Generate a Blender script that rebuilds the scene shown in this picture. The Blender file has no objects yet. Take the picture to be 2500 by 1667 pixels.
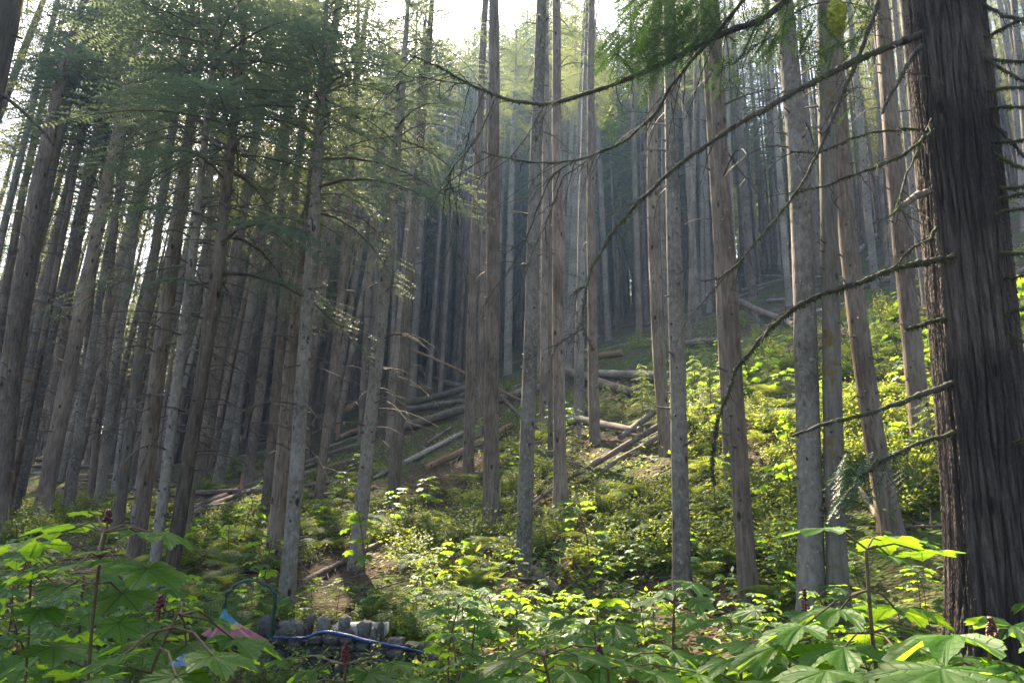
import bpy, math, random
import numpy as np
from math import radians, pi, sin, cos, tan, exp
from mathutils import Vector

C = bpy.context.scene.collection
S = bpy.context.scene
rng = np.random.default_rng(7)
random.seed(7)

# ------------------------------------------------------------------ camera
PITCH = radians(13.5)
CAM = np.array([0.0, 0.0, 1.6])
cam = bpy.data.cameras.new('camera')
cam.sensor_width = 36.0
cam.lens = 24.0
cam.clip_start = 0.05
cam.clip_end = 1500
camo = bpy.data.objects.new('camera', cam)
C.objects.link(camo)
camo.location = CAM
camo.rotation_euler = (pi / 2 + PITCH, 0, 0)
S.camera = camo

# ------------------------------------------------------------------ light
SUN_EL, SUN_AZ = radians(46), radians(-17)      # azimuth from +Y, negative = to the left
w = bpy.data.worlds.new('World')
S.world = w
w.use_nodes = True
nt = w.node_tree
nt.nodes.clear()
sky = nt.nodes.new('ShaderNodeTexSky')
sky.sky_type = 'NISHITA'
sky.sun_disc = False
sky.sun_elevation = SUN_EL
sky.sun_rotation = SUN_AZ
sky.air_density = 1.0
sky.dust_density = 3.0
bg = nt.nodes.new('ShaderNodeBackground')
bg.inputs['Strength'].default_value = 0.08
out = nt.nodes.new('ShaderNodeOutputWorld')
nt.links.new(sky.outputs[0], bg.inputs[0])
nt.links.new(bg.outputs[0], out.inputs[0])

sl = bpy.data.lights.new('sun', 'SUN')
sl.energy = 5.0
sl.angle = radians(0.5)
sl.color = (1.0, 0.86, 0.63)
so = bpy.data.objects.new('sun', sl)
C.objects.link(so)
sd = Vector((sin(SUN_AZ) * cos(SUN_EL), cos(SUN_AZ) * cos(SUN_EL), sin(SUN_EL)))
so.rotation_euler = sd.to_track_quat('Z', 'Y').to_euler()
so.location = (0, 0, 60)

S.view_settings.view_transform = 'Standard'
S.view_settings.look = 'None'
S.view_settings.exposure = 2.65
S.view_settings.gamma = 1.0
S.view_settings.use_curve_mapping = False
cy = S.cycles
cy.use_denoising = True
cy.max_bounces = 6
cy.diffuse_bounces = 4
cy.glossy_bounces = 2
cy.transmission_bounces = 4
cy.volume_bounces = 0
cy.sample_clamp_indirect = 4
cy.volume_max_steps = 64

# ------------------------------------------------------------------ helpers
F = 2500 * 24 / 36.0


def ray(px, py):
    x = (px - 1250) / F
    u = (833.5 - py) / F
    return np.array([x, cos(PITCH) - u * sin(PITCH), sin(PITCH) + u * cos(PITCH)])


def sp(x, k=2.0):
    return np.logaddexp(0, np.asarray(x, float) * k) / k


def hgt(x, y):
    x = np.asarray(x, float)
    y = np.asarray(y, float)
    z = sp(0.34 * x + 0.19 * y - 2.2) + 0.11 * sp(y - 8) 
    z = z + 0.10 * np.sin(x * 0.9 + 1.3) * np.sin(y * 0.7) * np.clip((y - 3) / 8, 0, 1)
    z = z + 0.35 * np.sin(x * 0.23 + 0.5) * np.sin(y * 0.19 + 1) * np.clip((y - 15) / 15, 0, 1)
    return 55 - sp((55 - z) * 0.2, 1) / 0.2 * 1.0 + 0 * z


def ground_hit(px, py, tmax=110.0):
    d = ray(px, py)
    t = np.arange(2.0, tmax, 0.05)
    P = CAM + d[None] * t[:, None]
    below = P[:, 2] <= hgt(P[:, 0], P[:, 1])
    i = int(np.argmax(below)) if below.any() else len(t) - 1
    p = P[i].copy()
    p[2] = float(hgt(p[0], p[1]))
    return p


def at_depth(px, py, Y):
    d = ray(px, py)
    return CAM + d * (Y / d[1])


def pxsize(p):
    """metres per source pixel at point p"""
    fwd = np.array([0, cos(PITCH), sin(PITCH)])
    return float(np.dot(np.asarray(p) - CAM, fwd)) / F


class MB:
    def __init__(s):
        s.v = []
        s.f = []
        s.m = []
        s.n = 0
        s.uv = []
        s.hasuv = False

    def add(s, v, f, m=0, uv=None):
        v = np.asarray(v, float).reshape(-1, 3)
        f = np.asarray(f, int)
        s.v.append(v)
        s.f.append(f + s.n)
        s.m.append(np.full(len(f), m, int))
        s.n += len(v)
        if uv is not None:
            s.hasuv = True
            s.uv.append(np.asarray(uv, float))
        else:
            s.uv.append(np.zeros((len(v), 2)))

    def tube(s, P, r, m=6, mat=0, cap=True):
        P = np.asarray(P, float)
        n = len(P)
        r = np.broadcast_to(np.asarray(r, float), (n,))
        T = np.gradient(P, axis=0)
        T /= np.linalg.norm(T, axis=1, keepdims=True) + 1e-12
        ref = np.array([0.31, 0.17, 0.93]) if abs(T[:, 2].mean()) < 0.7 else np.array([0.95, 0.2, 0.1])
        A = np.cross(T, ref)
        A /= np.linalg.norm(A, axis=1, keepdims=True) + 1e-12
        B = np.cross(T, A)
        a = np.linspace(0, 2 * pi, m, endpoint=False)
        V = P[:, None] + r[:, None, None] * (np.cos(a)[None, :, None] * A[:, None] + np.sin(a)[None, :, None] * B[:, None])
        i = np.arange(n - 1)[:, None] * m
        j = np.arange(m)[None]
        j2 = (j + 1) % m
        Q = np.stack([i + j, i + j2, i + m + j2, i + m + j], -1).reshape(-1, 4)
        V = V.reshape(-1, 3)
        s.add(V, Q, mat)
        if cap:
            for e in (0, n - 1):
                c = s.n
                ring = np.arange(m) + e * m
                vv = np.vstack([V[ring], P[e][None]])
                tri = np.stack([np.arange(m), (np.arange(m) + 1) % m, np.full(m, m), np.full(m, m)], -1)
                s.add(vv, tri, mat)

    def mesh(s, name, mats, smooth=True):
        me = bpy.data.meshes.new(name)
        V = np.vstack(s.v)
        loops = []
        starts = []
        tot = []
        mi = []
        c = 0
        for f, m in zip(s.f, s.m):
            if f.shape[1] == 4:
                tri = f[:, 2] == f[:, 3]
                if tri.all():
                    f = f[:, :3]
                elif tri.any():
                    for part, mm in ((f[tri][:, :3], m[tri]), (f[~tri], m[~tri])):
                        loops.append(part.ravel())
                        k = part.shape[1]
                        starts.append(c + np.arange(len(part)) * k)
                        tot.append(np.full(len(part), k))
                        mi.append(mm)
                        c += part.size
                    continue
            loops.append(f.ravel())
            k = f.shape[1]
            starts.append(c + np.arange(len(f)) * k)
            tot.append(np.full(len(f), k))
            mi.append(m)
            c += f.size
        L = np.concatenate(loops)
        ST = np.concatenate(starts)
        TT = np.concatenate(tot)
        MI = np.concatenate(mi)
        me.vertices.add(len(V))
        me.vertices.foreach_set('co', V.ravel())
        me.loops.add(len(L))
        me.loops.foreach_set('vertex_index', L)
        me.polygons.add(len(ST))
        me.polygons.foreach_set('loop_start', ST)
        me.polygons.foreach_set('loop_total', TT)
        for m in mats:
            me.materials.append(m)
        me.polygons.foreach_set('material_index', MI)
        me.polygons.foreach_set('use_smooth', np.full(len(ST), smooth))
        if s.hasuv:
            uvl = me.uv_layers.new(name='UVMap')
            U = np.vstack(s.uv)[L]
            uvl.data.foreach_set('uv', U.ravel())
        me.update()
        me.validate()
        return me


def link(name, data, parent=None, loc=(0, 0, 0), rz=0, sc=1):
    o = bpy.data.objects.new(name, data)
    C.objects.link(o)
    o.location = loc
    o.rotation_euler = (0, 0, rz)
    o.scale = (sc, sc, sc) if np.isscalar(sc) else sc
    if parent is not None:
        o.parent = parent
    return o


def tag(o, label=None, cat=None, group=None, kind=None):
    if label:
        o['label'] = label
    if cat:
        o['category'] = cat
    if group:
        o['group'] = group
    if kind:
        o['kind'] = kind
    return o


def thing(name, loc, label, cat, group=None, rz=0, sc=1):
    return tag(link(name, None, None, loc, rz, sc), label, cat, group)


def dup(root, kids, loc, rz=0, sc=1, label=None, group=None, rot=None):
    r = root.copy()
    C.objects.link(r)
    r.location = loc
    r.rotation_euler = rot if rot is not None else (0, 0, rz)
    r.scale = (sc, sc, sc) if np.isscalar(sc) else sc
    if label:
        r['label'] = label
    if group:
        r['group'] = group
    for k in kids:
        c = k.copy()
        C.objects.link(c)
        c.parent = r
    return r


# ------------------------------------------------------------------ materials
def newmat(name):
    m = bpy.data.materials.new(name)
    m.use_nodes = True
    t = m.node_tree
    t.nodes.clear()
    return m, t, (lambda ty, **kw: _n(t, ty, **kw)), t.links.new


def _n(t, ty, **kw):
    n = t.nodes.new(ty)
    for k, v in kw.items():
        if k.startswith('i_'):
            key = k[2:]
            key = int(key) if key.isdigit() else key.replace('_', ' ')
            n.inputs[key].default_value = v
        else:
            setattr(n, k, v)
    return n


def ramp(t, cols, pos=None):
    r = t.nodes.new('ShaderNodeValToRGB')
    el = r.color_ramp.elements
    pos = pos or [i / (len(cols) - 1) for i in range(len(cols))]
    while len(el) < len(cols):
        el.new(0.5)
    for e, c, p in zip(el, cols, pos):
        e.position = p
        e.color = tuple(c) + (1,)
    return r


def bark_mat(name, cols, vs=(9, 9, 1.2), bump=0.5, lichen=None, lthr=0.62, moss=None, fleck=14.0):
    m, t, N, Lk = newmat(name)
    tc = N('ShaderNodeTexCoord')
    oi = N('ShaderNodeObjectInfo')
    addv = N('ShaderNodeVectorMath', operation='ADD')
    sc1 = N('ShaderNodeMath', operation='MULTIPLY', i_1=37.0)
    Lk(oi.outputs['Random'], sc1.inputs[0])
    Lk(tc.outputs['Object'], addv.inputs[0])
    Lk(sc1.outputs[0], addv.inputs[1])
    mp = N('ShaderNodeMapping')
    mp.inputs['Scale'].default_value = vs
    Lk(addv.outputs[0], mp.inputs[0])
    n1 = N('ShaderNodeTexNoise', i_Scale=3.0, i_Detail=8.0, i_Roughness=0.65)
    Lk(mp.outputs[0], n1.inputs['Vector'])
    n2 = N('ShaderNodeTexNoise', i_Scale=1.1, i_Detail=4.0)
    Lk(addv.outputs[0], n2.inputs['Vector'])
    mpf = N('ShaderNodeMapping')
    mpf.inputs['Scale'].default_value = (1, 1, 0.45)
    Lk(addv.outputs[0], mpf.inputs[0])
    vo = N('ShaderNodeTexVoronoi', i_Scale=fleck)
    vo.feature = 'F1'
    Lk(mpf.outputs[0], vo.inputs['Vector'])
    r = ramp(t, cols, [0.33, 0.5, 0.70])
    mixf = N('ShaderNodeMath', operation='MULTIPLY_ADD', i_1=0.6)
    Lk(n1.outputs['Fac'], mixf.inputs[0])
    h2 = N('ShaderNodeMath', operation='MULTIPLY', i_1=0.45)
    Lk(n2.outputs['Fac'], h2.inputs[0])
    Lk(h2.outputs[0], mixf.inputs[2])
    Lk(mixf.outputs[0], r.inputs[0])
    col = r.outputs[0]
    # object to object tint
    hsv = N('ShaderNodeHueSaturation')
    mr = N('ShaderNodeMapRange', i_3=0.72, i_4=1.3)
    Lk(oi.outputs['Random'], mr.inputs[0])
    Lk(mr.outputs[0], hsv.inputs['Value'])
    Lk(col, hsv.inputs['Color'])
    col = hsv.outputs[0]
    # dark knots
    kn = N('ShaderNodeTexVoronoi', i_Scale=4.5)
    Lk(mpf.outputs[0], kn.inputs['Vector'])
    kr = ramp(t, [(0.18, 0.16, 0.14), (1, 1, 1)], [0.09, 0.16])
    Lk(kn.outputs['Distance'], kr.inputs[0])
    mk = N('ShaderNodeMix', data_type='RGBA', blend_type='MULTIPLY')
    mk.inputs[0].default_value = 1
    Lk(col, mk.inputs[6])
    Lk(kr.outputs[0], mk.inputs[7])
    col = mk.outputs[2]
    if lichen:
        n3 = N('ShaderNodeTexNoise', i_Scale=16.0, i_Detail=5.0, i_Roughness=0.7)
        Lk(addv.outputs[0], n3.inputs['Vector'])
        rl = ramp(t, [(0, 0, 0), (1, 1, 1)], [lthr - 0.05, lthr + 0.06])
        Lk(n3.outputs['Fac'], rl.inputs[0])
        ml = N('ShaderNodeMix', data_type='RGBA')
        Lk(rl.outputs[0], ml.inputs[0])
        Lk(col, ml.inputs[6])
        ml.inputs[7].default_value = lichen + (1,)
        col = ml.outputs[2]
    if moss:
        n4 = N('ShaderNodeTexNoise', i_Scale=2.2, i_Detail=7.0, i_Roughness=0.7)
        Lk(addv.outputs[0], n4.inputs['Vector'])
        rl = ramp(t, [(0, 0, 0), (1, 1, 1)], [moss[1], moss[1] + 0.1])
        Lk(n4.outputs['Fac'], rl.inputs[0])
        ml = N('ShaderNodeMix', data_type='RGBA')
        Lk(rl.outputs[0], ml.inputs[0])
        Lk(col, ml.inputs[6])
        ml.inputs[7].default_value = moss[0] + (1,)
        col = ml.outputs[2]
    b = N('ShaderNodeBump', i_Strength=bump, i_Distance=0.03)
    hm = N('ShaderNodeMath', operation='MULTIPLY_ADD', i_1=0.5)
    Lk(vo.outputs['Distance'], hm.inputs[0])
    Lk(n1.outputs['Fac'], hm.inputs[2])
    Lk(hm.outputs[0], b.inputs['Height'])
    p = N('ShaderNodeBsdfPrincipled', i_Roughness=0.85)
    p.inputs['Specular IOR Level'].default_value = 0.25
    Lk(col, p.inputs['Base Color'])
    Lk(b.outputs[0], p.inputs['Normal'])
    o = N('ShaderNodeOutputMaterial')
    Lk(p.outputs[0], o.inputs[0])
    return m


def leaf_mat(name, c1, c2, trans, tfac=0.45, rough=0.45, spec=0.4, nscale=1.5, veins=False):
    m, t, N, Lk = newmat(name)
    g = N('ShaderNodeNewGeometry')
    oi = N('ShaderNodeObjectInfo')
    tc = N('ShaderNodeTexCoord')
    n = N('ShaderNodeTexNoise', i_Scale=nscale, i_Detail=3.0)
    Lk(tc.outputs['Object'], n.inputs['Vector'])
    a = N('ShaderNodeMath', operation='MULTIPLY_ADD', i_1=0.45)
    Lk(g.outputs['Random Per Island'], a.inputs[0])
    b_ = N('ShaderNodeMath', operation='MULTIPLY_ADD', i_1=0.3)
    Lk(oi.outputs['Random'], b_.inputs[0])
    h = N('ShaderNodeMath', operation='MULTIPLY', i_1=0.5)
    Lk(n.outputs['Fac'], h.inputs[0])
    Lk(h.outputs[0], b_.inputs[2])
    Lk(b_.outputs[0], a.inputs[2])
    r = ramp(t, [c1, c2], [0.3, 0.95])
    Lk(a.outputs[0], r.inputs[0])
    col = r.outputs[0]
    rt = ramp(t, [tuple(x * 0.7 for x in trans), trans], [0.3, 0.9])
    Lk(a.outputs[0], rt.inputs[0])
    tcol = rt.outputs[0]
    p = N('ShaderNodeBsdfPrincipled', i_Roughness=rough)
    p.inputs['Specular IOR Level'].default_value = spec
    if veins:
        nb_ = N('ShaderNodeTexNoise', i_Scale=38.0, i_Detail=4.0, i_Roughness=0.7)
        Lk(tc.outputs['Object'], nb_.inputs['Vector'])
        rb_ = ramp(t, [(0, 0, 0), (1, 1, 1)], [0.66, 0.72])
        Lk(nb_.outputs['Fac'], rb_.inputs[0])
        bl = N('ShaderNodeMix', data_type='RGBA')
        Lk(rb_.outputs[0], bl.inputs[0])
        Lk(col, bl.inputs[6])
        bl.inputs[7].default_value = (0.12, 0.07, 0.02, 1)
        col = bl.outputs[2]
        bt = N('ShaderNodeMix', data_type='RGBA')
        Lk(rb_.outputs[0], bt.inputs[0])
        Lk(tcol, bt.inputs[6])
        bt.inputs[7].default_value = (0.25, 0.13, 0.02, 1)
        tcol = bt.outputs[2]
        uv = N('ShaderNodeUVMap')
        sx = N('ShaderNodeSeparateXYZ')
        Lk(uv.outputs[0], sx.inputs[0])
        vr = ramp(t, [(1, 1, 1), (0, 0, 0)], [0.010, 0.030])
        Lk(sx.outputs[1], vr.inputs[0])
        s1 = N('ShaderNodeMath', operation='MULTIPLY_ADD', i_1=-0.8)
        Lk(sx.outputs[1], s1.inputs[0])
        Lk(sx.outputs[0], s1.inputs[2])
        s2 = N('ShaderNodeMath', operation='MULTIPLY', i_1=7.0)
        Lk(s1.outputs[0], s2.inputs[0])
        s3 = N('ShaderNodeMath', operation='PINGPONG', i_1=0.5)
        Lk(s2.outputs[0], s3.inputs[0])
        vr2 = ramp(t, [(0.6, 0.6, 0.6), (0, 0, 0)], [0.03, 0.10])
        Lk(s3.outputs[0], vr2.inputs[0])
        mx = N('ShaderNodeMath', operation='MAXIMUM')
        Lk(vr.outputs[0], mx.inputs[0])
        Lk(vr2.outputs[0], mx.inputs[1])
        mc = N('ShaderNodeMix', data_type='RGBA')
        Lk(mx.outputs[0], mc.inputs[0])
        Lk(tcol, mc.inputs[6])
        mc.inputs[7].default_value = (trans[0] * 0.35, trans[1] * 0.45, trans[2] * 0.5, 1)
        tcol = mc.outputs[2]
        bn = N('ShaderNodeBump', i_Strength=0.6, i_Distance=0.004)
        inv = N('ShaderNodeMath', operation='SUBTRACT', i_0=1.0)
        Lk(mx.outputs[0], inv.inputs[1])
        Lk(inv.outputs[0], bn.inputs['Height'])
        Lk(bn.outputs[0], p.inputs['Normal'])
    Lk(col, p.inputs['Base Color'])
    tr = N('ShaderNodeBsdfTranslucent')
    Lk(tcol, tr.inputs[0])
    mx2 = N('ShaderNodeMixShader')
    mx2.inputs[0].default_value = tfac
    Lk(p.outputs[0], mx2.inputs[1])
    Lk(tr.outputs[0], mx2.inputs[2])
    o = N('ShaderNodeOutputMaterial')
    Lk(mx2.outputs[0], o.inputs[0])
    return m


def plain(name, col, rough=0.8, var=0.3, scale=6.0, bump=0.2, spec=0.3):
    m, t, N, Lk = newmat(name)
    tc = N('ShaderNodeTexCoord')
    n = N('ShaderNodeTexNoise', i_Scale=scale, i_Detail=6.0, i_Roughness=0.6)
    Lk(tc.outputs['Object'], n.inputs['Vector'])
    r = ramp(t, [tuple(c * (1 - var) for c in col), tuple(min(1, c * (1 + var)) for c in col)], [0.3, 0.7])
    Lk(n.outputs['Fac'], r.inputs[0])
    b = N('ShaderNodeBump', i_Strength=bump, i_Distance=0.02)
    Lk(n.outputs['Fac'], b.inputs['Height'])
    p = N('ShaderNodeBsdfPrincipled', i_Roughness=rough)
    p.inputs['Specular IOR Level'].default_value = spec
    Lk(r.outputs[0], p.inputs['Base Color'])
    Lk(b.outputs[0], p.inputs['Normal'])
    o = N('ShaderNodeOutputMaterial')
    Lk(p.outputs[0], o.inputs[0])
    return m


M_bark = bark_mat('grey_brown_bark', [(0.035, 0.023, 0.015), (0.14, 0.098, 0.068), (0.28, 0.215, 0.16)],
                  lichen=(0.22, 0.24, 0.20), lthr=0.66)
M_pale = bark_mat('pale_grey_bark', [(0.05, 0.038, 0.028), (0.16, 0.128, 0.098), (0.30, 0.25, 0.20)], vs=(7, 7, 3.5),
                  lichen=(0.26, 0.25, 0.20), lthr=0.6, bump=0.35, fleck=22)
M_mossb = bark_mat('mossy_bark', [(0.04, 0.03, 0.022), (0.12, 0.095, 0.07), (0.21, 0.18, 0.14)],
                   moss=((0.15, 0.09, 0.03), 0.54))
M_log = bark_mat('weathered_log', [(0.05, 0.035, 0.025), (0.15, 0.11, 0.085), (0.30, 0.25, 0.20)], vs=(5, 5, 5),
                 moss=((0.09, 0.11, 0.025), 0.57))
M_logpale = bark_mat('barkless_pale_log', [(0.10, 0.08, 0.06), (0.22, 0.185, 0.145), (0.38, 0.33, 0.27)], vs=(5, 5, 5), bump=0.3)
M_orange = bark_mat('freshly_split_wood', [(0.12, 0.06, 0.035), (0.26, 0.145, 0.08), (0.38, 0.24, 0.15)], vs=(8, 8, 8))
M_cedar = bark_mat('furrowed_cedar_bark', [(0.010, 0.007, 0.006), (0.05, 0.035, 0.028), (0.17, 0.13, 0.105)],
                   vs=(12, 12, 0.9), bump=1.0, moss=((0.05, 0.055, 0.012), 0.64), fleck=20)
M_branch = bark_mat('mossy_branch_bark', [(0.012, 0.010, 0.008), (0.05, 0.04, 0.03), (0.12, 0.10, 0.08)], vs=(6, 6, 6),
                    moss=((0.05, 0.055, 0.012), 0.5))
M_twig = plain('dead_twig', (0.10, 0.08, 0.06), var=0.4)
M_twiglit = plain('grey_dry_twig', (0.14, 0.11, 0.085), var=0.4)
M_ball = plain('bright_clump_moss', (0.26, 0.28, 0.035), rough=0.95, var=0.45, scale=30, bump=0.5)
M_moss = plain('dark_olive_moss', (0.06, 0.066, 0.014), rough=0.95, var=0.45, scale=18, bump=0.5)
M_needle = leaf_mat('conifer_needles', (0.035, 0.068, 0.055), (0.085, 0.15, 0.115), (0.30, 0.32, 0.07), 0.45, 0.5, 0.45, 0.6)
M_shadeneedle = leaf_mat('shade_toned_needles', (0.038, 0.076, 0.072), (0.10, 0.17, 0.155), (0.24, 0.29, 0.13), 0.38, 0.55, 0.4, 0.6)  # shade of the near crowns put into a bluer, less translucent needle colour
M_cedarleaf = leaf_mat('cedar_sprays', (0.012, 0.032, 0.014), (0.035, 0.08, 0.032), (0.06, 0.12, 0.02), 0.3, 0.45, 0.4, 2.0)
M_sap = leaf_mat('sapling_needles', (0.04, 0.09, 0.025), (0.10, 0.19, 0.05), (0.38, 0.48, 0.08), 0.5, 0.5, 0.4, 2.0)
M_club = leaf_mat('broad_leaf', (0.035, 0.10, 0.022), (0.09, 0.20, 0.045), (0.42, 0.66, 0.03), 0.55, 0.42, 0.4, 1.0, veins=True)
M_hero = leaf_mat('sunlit_broad_leaf', (0.025, 0.08, 0.012), (0.065, 0.16, 0.025), (0.40, 0.62, 0.025), 0.56, 0.5, 0.22, 1.0, veins=True)
M_fern = leaf_mat('fern_frond', (0.022, 0.07, 0.022), (0.075, 0.16, 0.045), (0.44, 0.50, 0.06), 0.48, 0.6, 0.2, 2.0)
M_shrub = leaf_mat('small_leaf', (0.028, 0.075, 0.016), (0.09, 0.17, 0.035), (0.46, 0.52, 0.05), 0.5, 0.5, 0.25, 2.0)
M_stem = plain('prickly_brown_stem', (0.10, 0.065, 0.035), var=0.4, scale=40)
M_berry = plain('red_berries', (0.09, 0.006, 0.008), rough=0.35, var=0.3, spec=0.5)


# ground
def ground_mat():
    m, t, N, Lk = newmat('forest_floor')
    tc = N('ShaderNodeTexCoord')
    n1 = N('ShaderNodeTexNoise', i_Scale=0.35, i_Detail=6.0, i_Roughness=0.65)
    n2 = N('ShaderNodeTexNoise', i_Scale=9.0, i_Detail=8.0, i_Roughness=0.7)
    n3 = N('ShaderNodeTexVoronoi', i_Scale=16.0)
    for n in (n1, n2, n3):
        Lk(tc.outputs['Object'], n.inputs['Vector'])
    brown = ramp(t, [(0.025, 0.017, 0.011), (0.085, 0.058, 0.038), (0.18, 0.13, 0.085)], [0.3, 0.5, 0.75])
    Lk(n2.outputs['Fac'], brown.inputs[0])
    green = ramp(t, [(0.022, 0.035, 0.010), (0.075, 0.10, 0.022), (0.15, 0.17, 0.04)], [0.3, 0.5, 0.75])
    Lk(n2.outputs['Fac'], green.inputs[0])
    mk = ramp(t, [(0, 0, 0), (1, 1, 1)], [0.46, 0.58])
    Lk(n1.outputs['Fac'], mk.inputs[0])
    mx = N('ShaderNodeMix', data_type='RGBA')
    Lk(mk.outputs[0], mx.inputs[0])
    Lk(brown.outputs[0], mx.inputs[6])
    Lk(green.outputs[0], mx.inputs[7])
    b = N('ShaderNodeBump', i_Strength=1.0, i_Distance=0.08)
    ad = N('ShaderNodeMath', operation='ADD')
    Lk(n2.outputs['Fac'], ad.inputs[0])
    Lk(n3.outputs['Distance'], ad.inputs[1])
    Lk(ad.outputs[0], b.inputs['Height'])
    p = N('ShaderNodeBsdfPrincipled', i_Roughness=0.95)
    p.inputs['Specular IOR Level'].default_value = 0.1
    Lk(mx.outputs[2], p.inputs['Base Color'])
    Lk(b.outputs[0], p.inputs['Normal'])
    o = N('ShaderNodeOutputMaterial')
    Lk(p.outputs[0], o.inputs[0])
    return m


M_ground = ground_mat()

# ------------------------------------------------------------------ terrain
gx = np.concatenate([np.arange(-150, -30, 3.0), np.arange(-30, 45, 0.4), np.arange(45, 151, 3.0)])
gy = np.concatenate([np.arange(-60, 0, 3.0), np.arange(0, 45, 0.4), np.arange(45, 185, 3.0)])
X, Y = np.meshgrid(gx, gy)
Z = hgt(X, Y) + np.where((np.abs(X) < 45) & (Y < 45), 1, 0.3) * (rng.random(X.shape) - 0.5) * 0.09
ny, nx = X.shape
ii = np.arange(ny - 1)[:, None] * nx + np.arange(nx - 1)[None]
mb = MB()
mb.add(np.stack([X, Y, Z], -1).reshape(-1, 3), np.stack([ii, ii + 1, ii + nx + 1, ii + nx], -1).reshape(-1, 4))
tag(link('hillside_ground', mb.mesh('hillside_ground', [M_ground])), kind='structure')


# ------------------------------------------------------------------ crowns
def crown_mb(seed, H, R, nb, leaf=0.10, droop=0.45, shape='cone', step=0.075, twig_step=0.14, stem=True, mats=(0, 1), gap=0.0, lw=0.42):
    r = np.random.default_rng(seed)
    mb = MB()
    W, Lf = mats
    tv, tf, vc = [], [], 0
    for i in range(nb):
        t = (i + r.random()) / nb
        if shape == 'cone':
            prof = (1 - t) ** 0.65 * (0.45 + 0.55 * min(1, t / 0.12))
        else:
            prof = 1 - t
        L = R * prof * (0.65 + 0.5 * r.random()) + 0.12 * R
        if r.random() < gap:
            continue
        az = i * 2.39996 + r.normal() * 0.35
        o = np.array([cos(az), sin(az), 0])
        sd_ = np.array([-sin(az), cos(az), 0])
        z0 = t * H
        up = 0.25 + 0.3 * t + 0.12 * r.normal()
        dr = droop * (0.8 + 0.5 * r.random()) + up * 0.9

        def pos(s):
            s = np.asarray(s)[..., None]
            return o * s * L + np.array([0, 0, 1]) * (z0 + L * (up * s - dr * s * s)) + sd_ * (0.08 * L * s * s)
        if stem:
            ss = np.linspace(0, 1, 6)
            mb.tube(pos(ss), np.linspace(0.012 * L + 0.004, 0.002, 6), 3, W, cap=False)
        s = 0.16 + 0.1 * r.random()
        k = 0
        while s < 1:
            for side in (-1, 1):
                tl = (0.42 * L * (1 - s) ** 0.75 + 0.10 * L + 0.03) * (0.7 + 0.5 * r.random())
                n = max(2, int(tl / step))
                q = (np.arange(n) + 0.5) / n
                base = pos(s)
                d = o * (0.55 + 0.3 * s) + sd_ * side * (0.85 - 0.4 * s)
                d = d / np.linalg.norm(d)
                dz = -0.25 - 0.35 * r.random()
                pt = base + d[None] * (q * tl)[:, None]
                pt[:, 2] += dz * tl * q ** 1.5
                perp = np.cross(d, [0, 0, 1])
                for sg in (-1, 1):
                    a = pt
                    ln = leaf * (0.75 + 0.5 * r.random(n)) * (1.15 - 0.55 * q)
                    dirv = d * 0.65 + perp * sg * 0.8
                    tip = a + dirv[None] * ln[:, None] + np.stack([r.normal(size=n) * 0.1, r.normal(size=n) * 0.1, -0.25 + r.normal(size=n) * 0.3], -1) * ln[:, None]
                    b1 = a + d[None] * (leaf * lw)
                    V = np.stack([a, b1, tip], 1).reshape(-1, 3)
                    tv.append(V)
                    tf.append(np.arange(n * 3).reshape(-1, 3) + vc)
                    vc += n * 3
            s += twig_step / max(L, 0.3) * (0.8 + 0.5 * r.random())
            k += 1
    mb.add(np.vstack(tv), np.vstack(tf), Lf)
    return mb


CROWNS = []
for i in range(6):
    CROWNS.append(crown_mb(100 + i, 13.0, 2.3, 74, leaf=0.115, step=0.10, twig_step=0.19).mesh('crown', [M_twig, M_needle]))
SHORT = [crown_mb(250 + i, 6.0, 2.2, 36, leaf=0.08, step=0.055, twig_step=0.16, gap=0.36, lw=0.5).mesh('crown', [M_twig, M_shadeneedle]) for i in range(4)]
SPARSE = [crown_mb(200 + i, 10.0, 2.0, 46, leaf=0.12, step=0.11, twig_step=0.22, gap=0.2).mesh('crown', [M_twig, M_needle]) for i in range(3)]
LOWB = [crown_mb(300 + i, 5.5, 2.6, 26, leaf=0.065, step=0.042, twig_step=0.11, droop=0.35, gap=0.15, lw=0.4).mesh('lower_crown', [M_twig, M_shadeneedle]) for i in range(4)]


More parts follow.
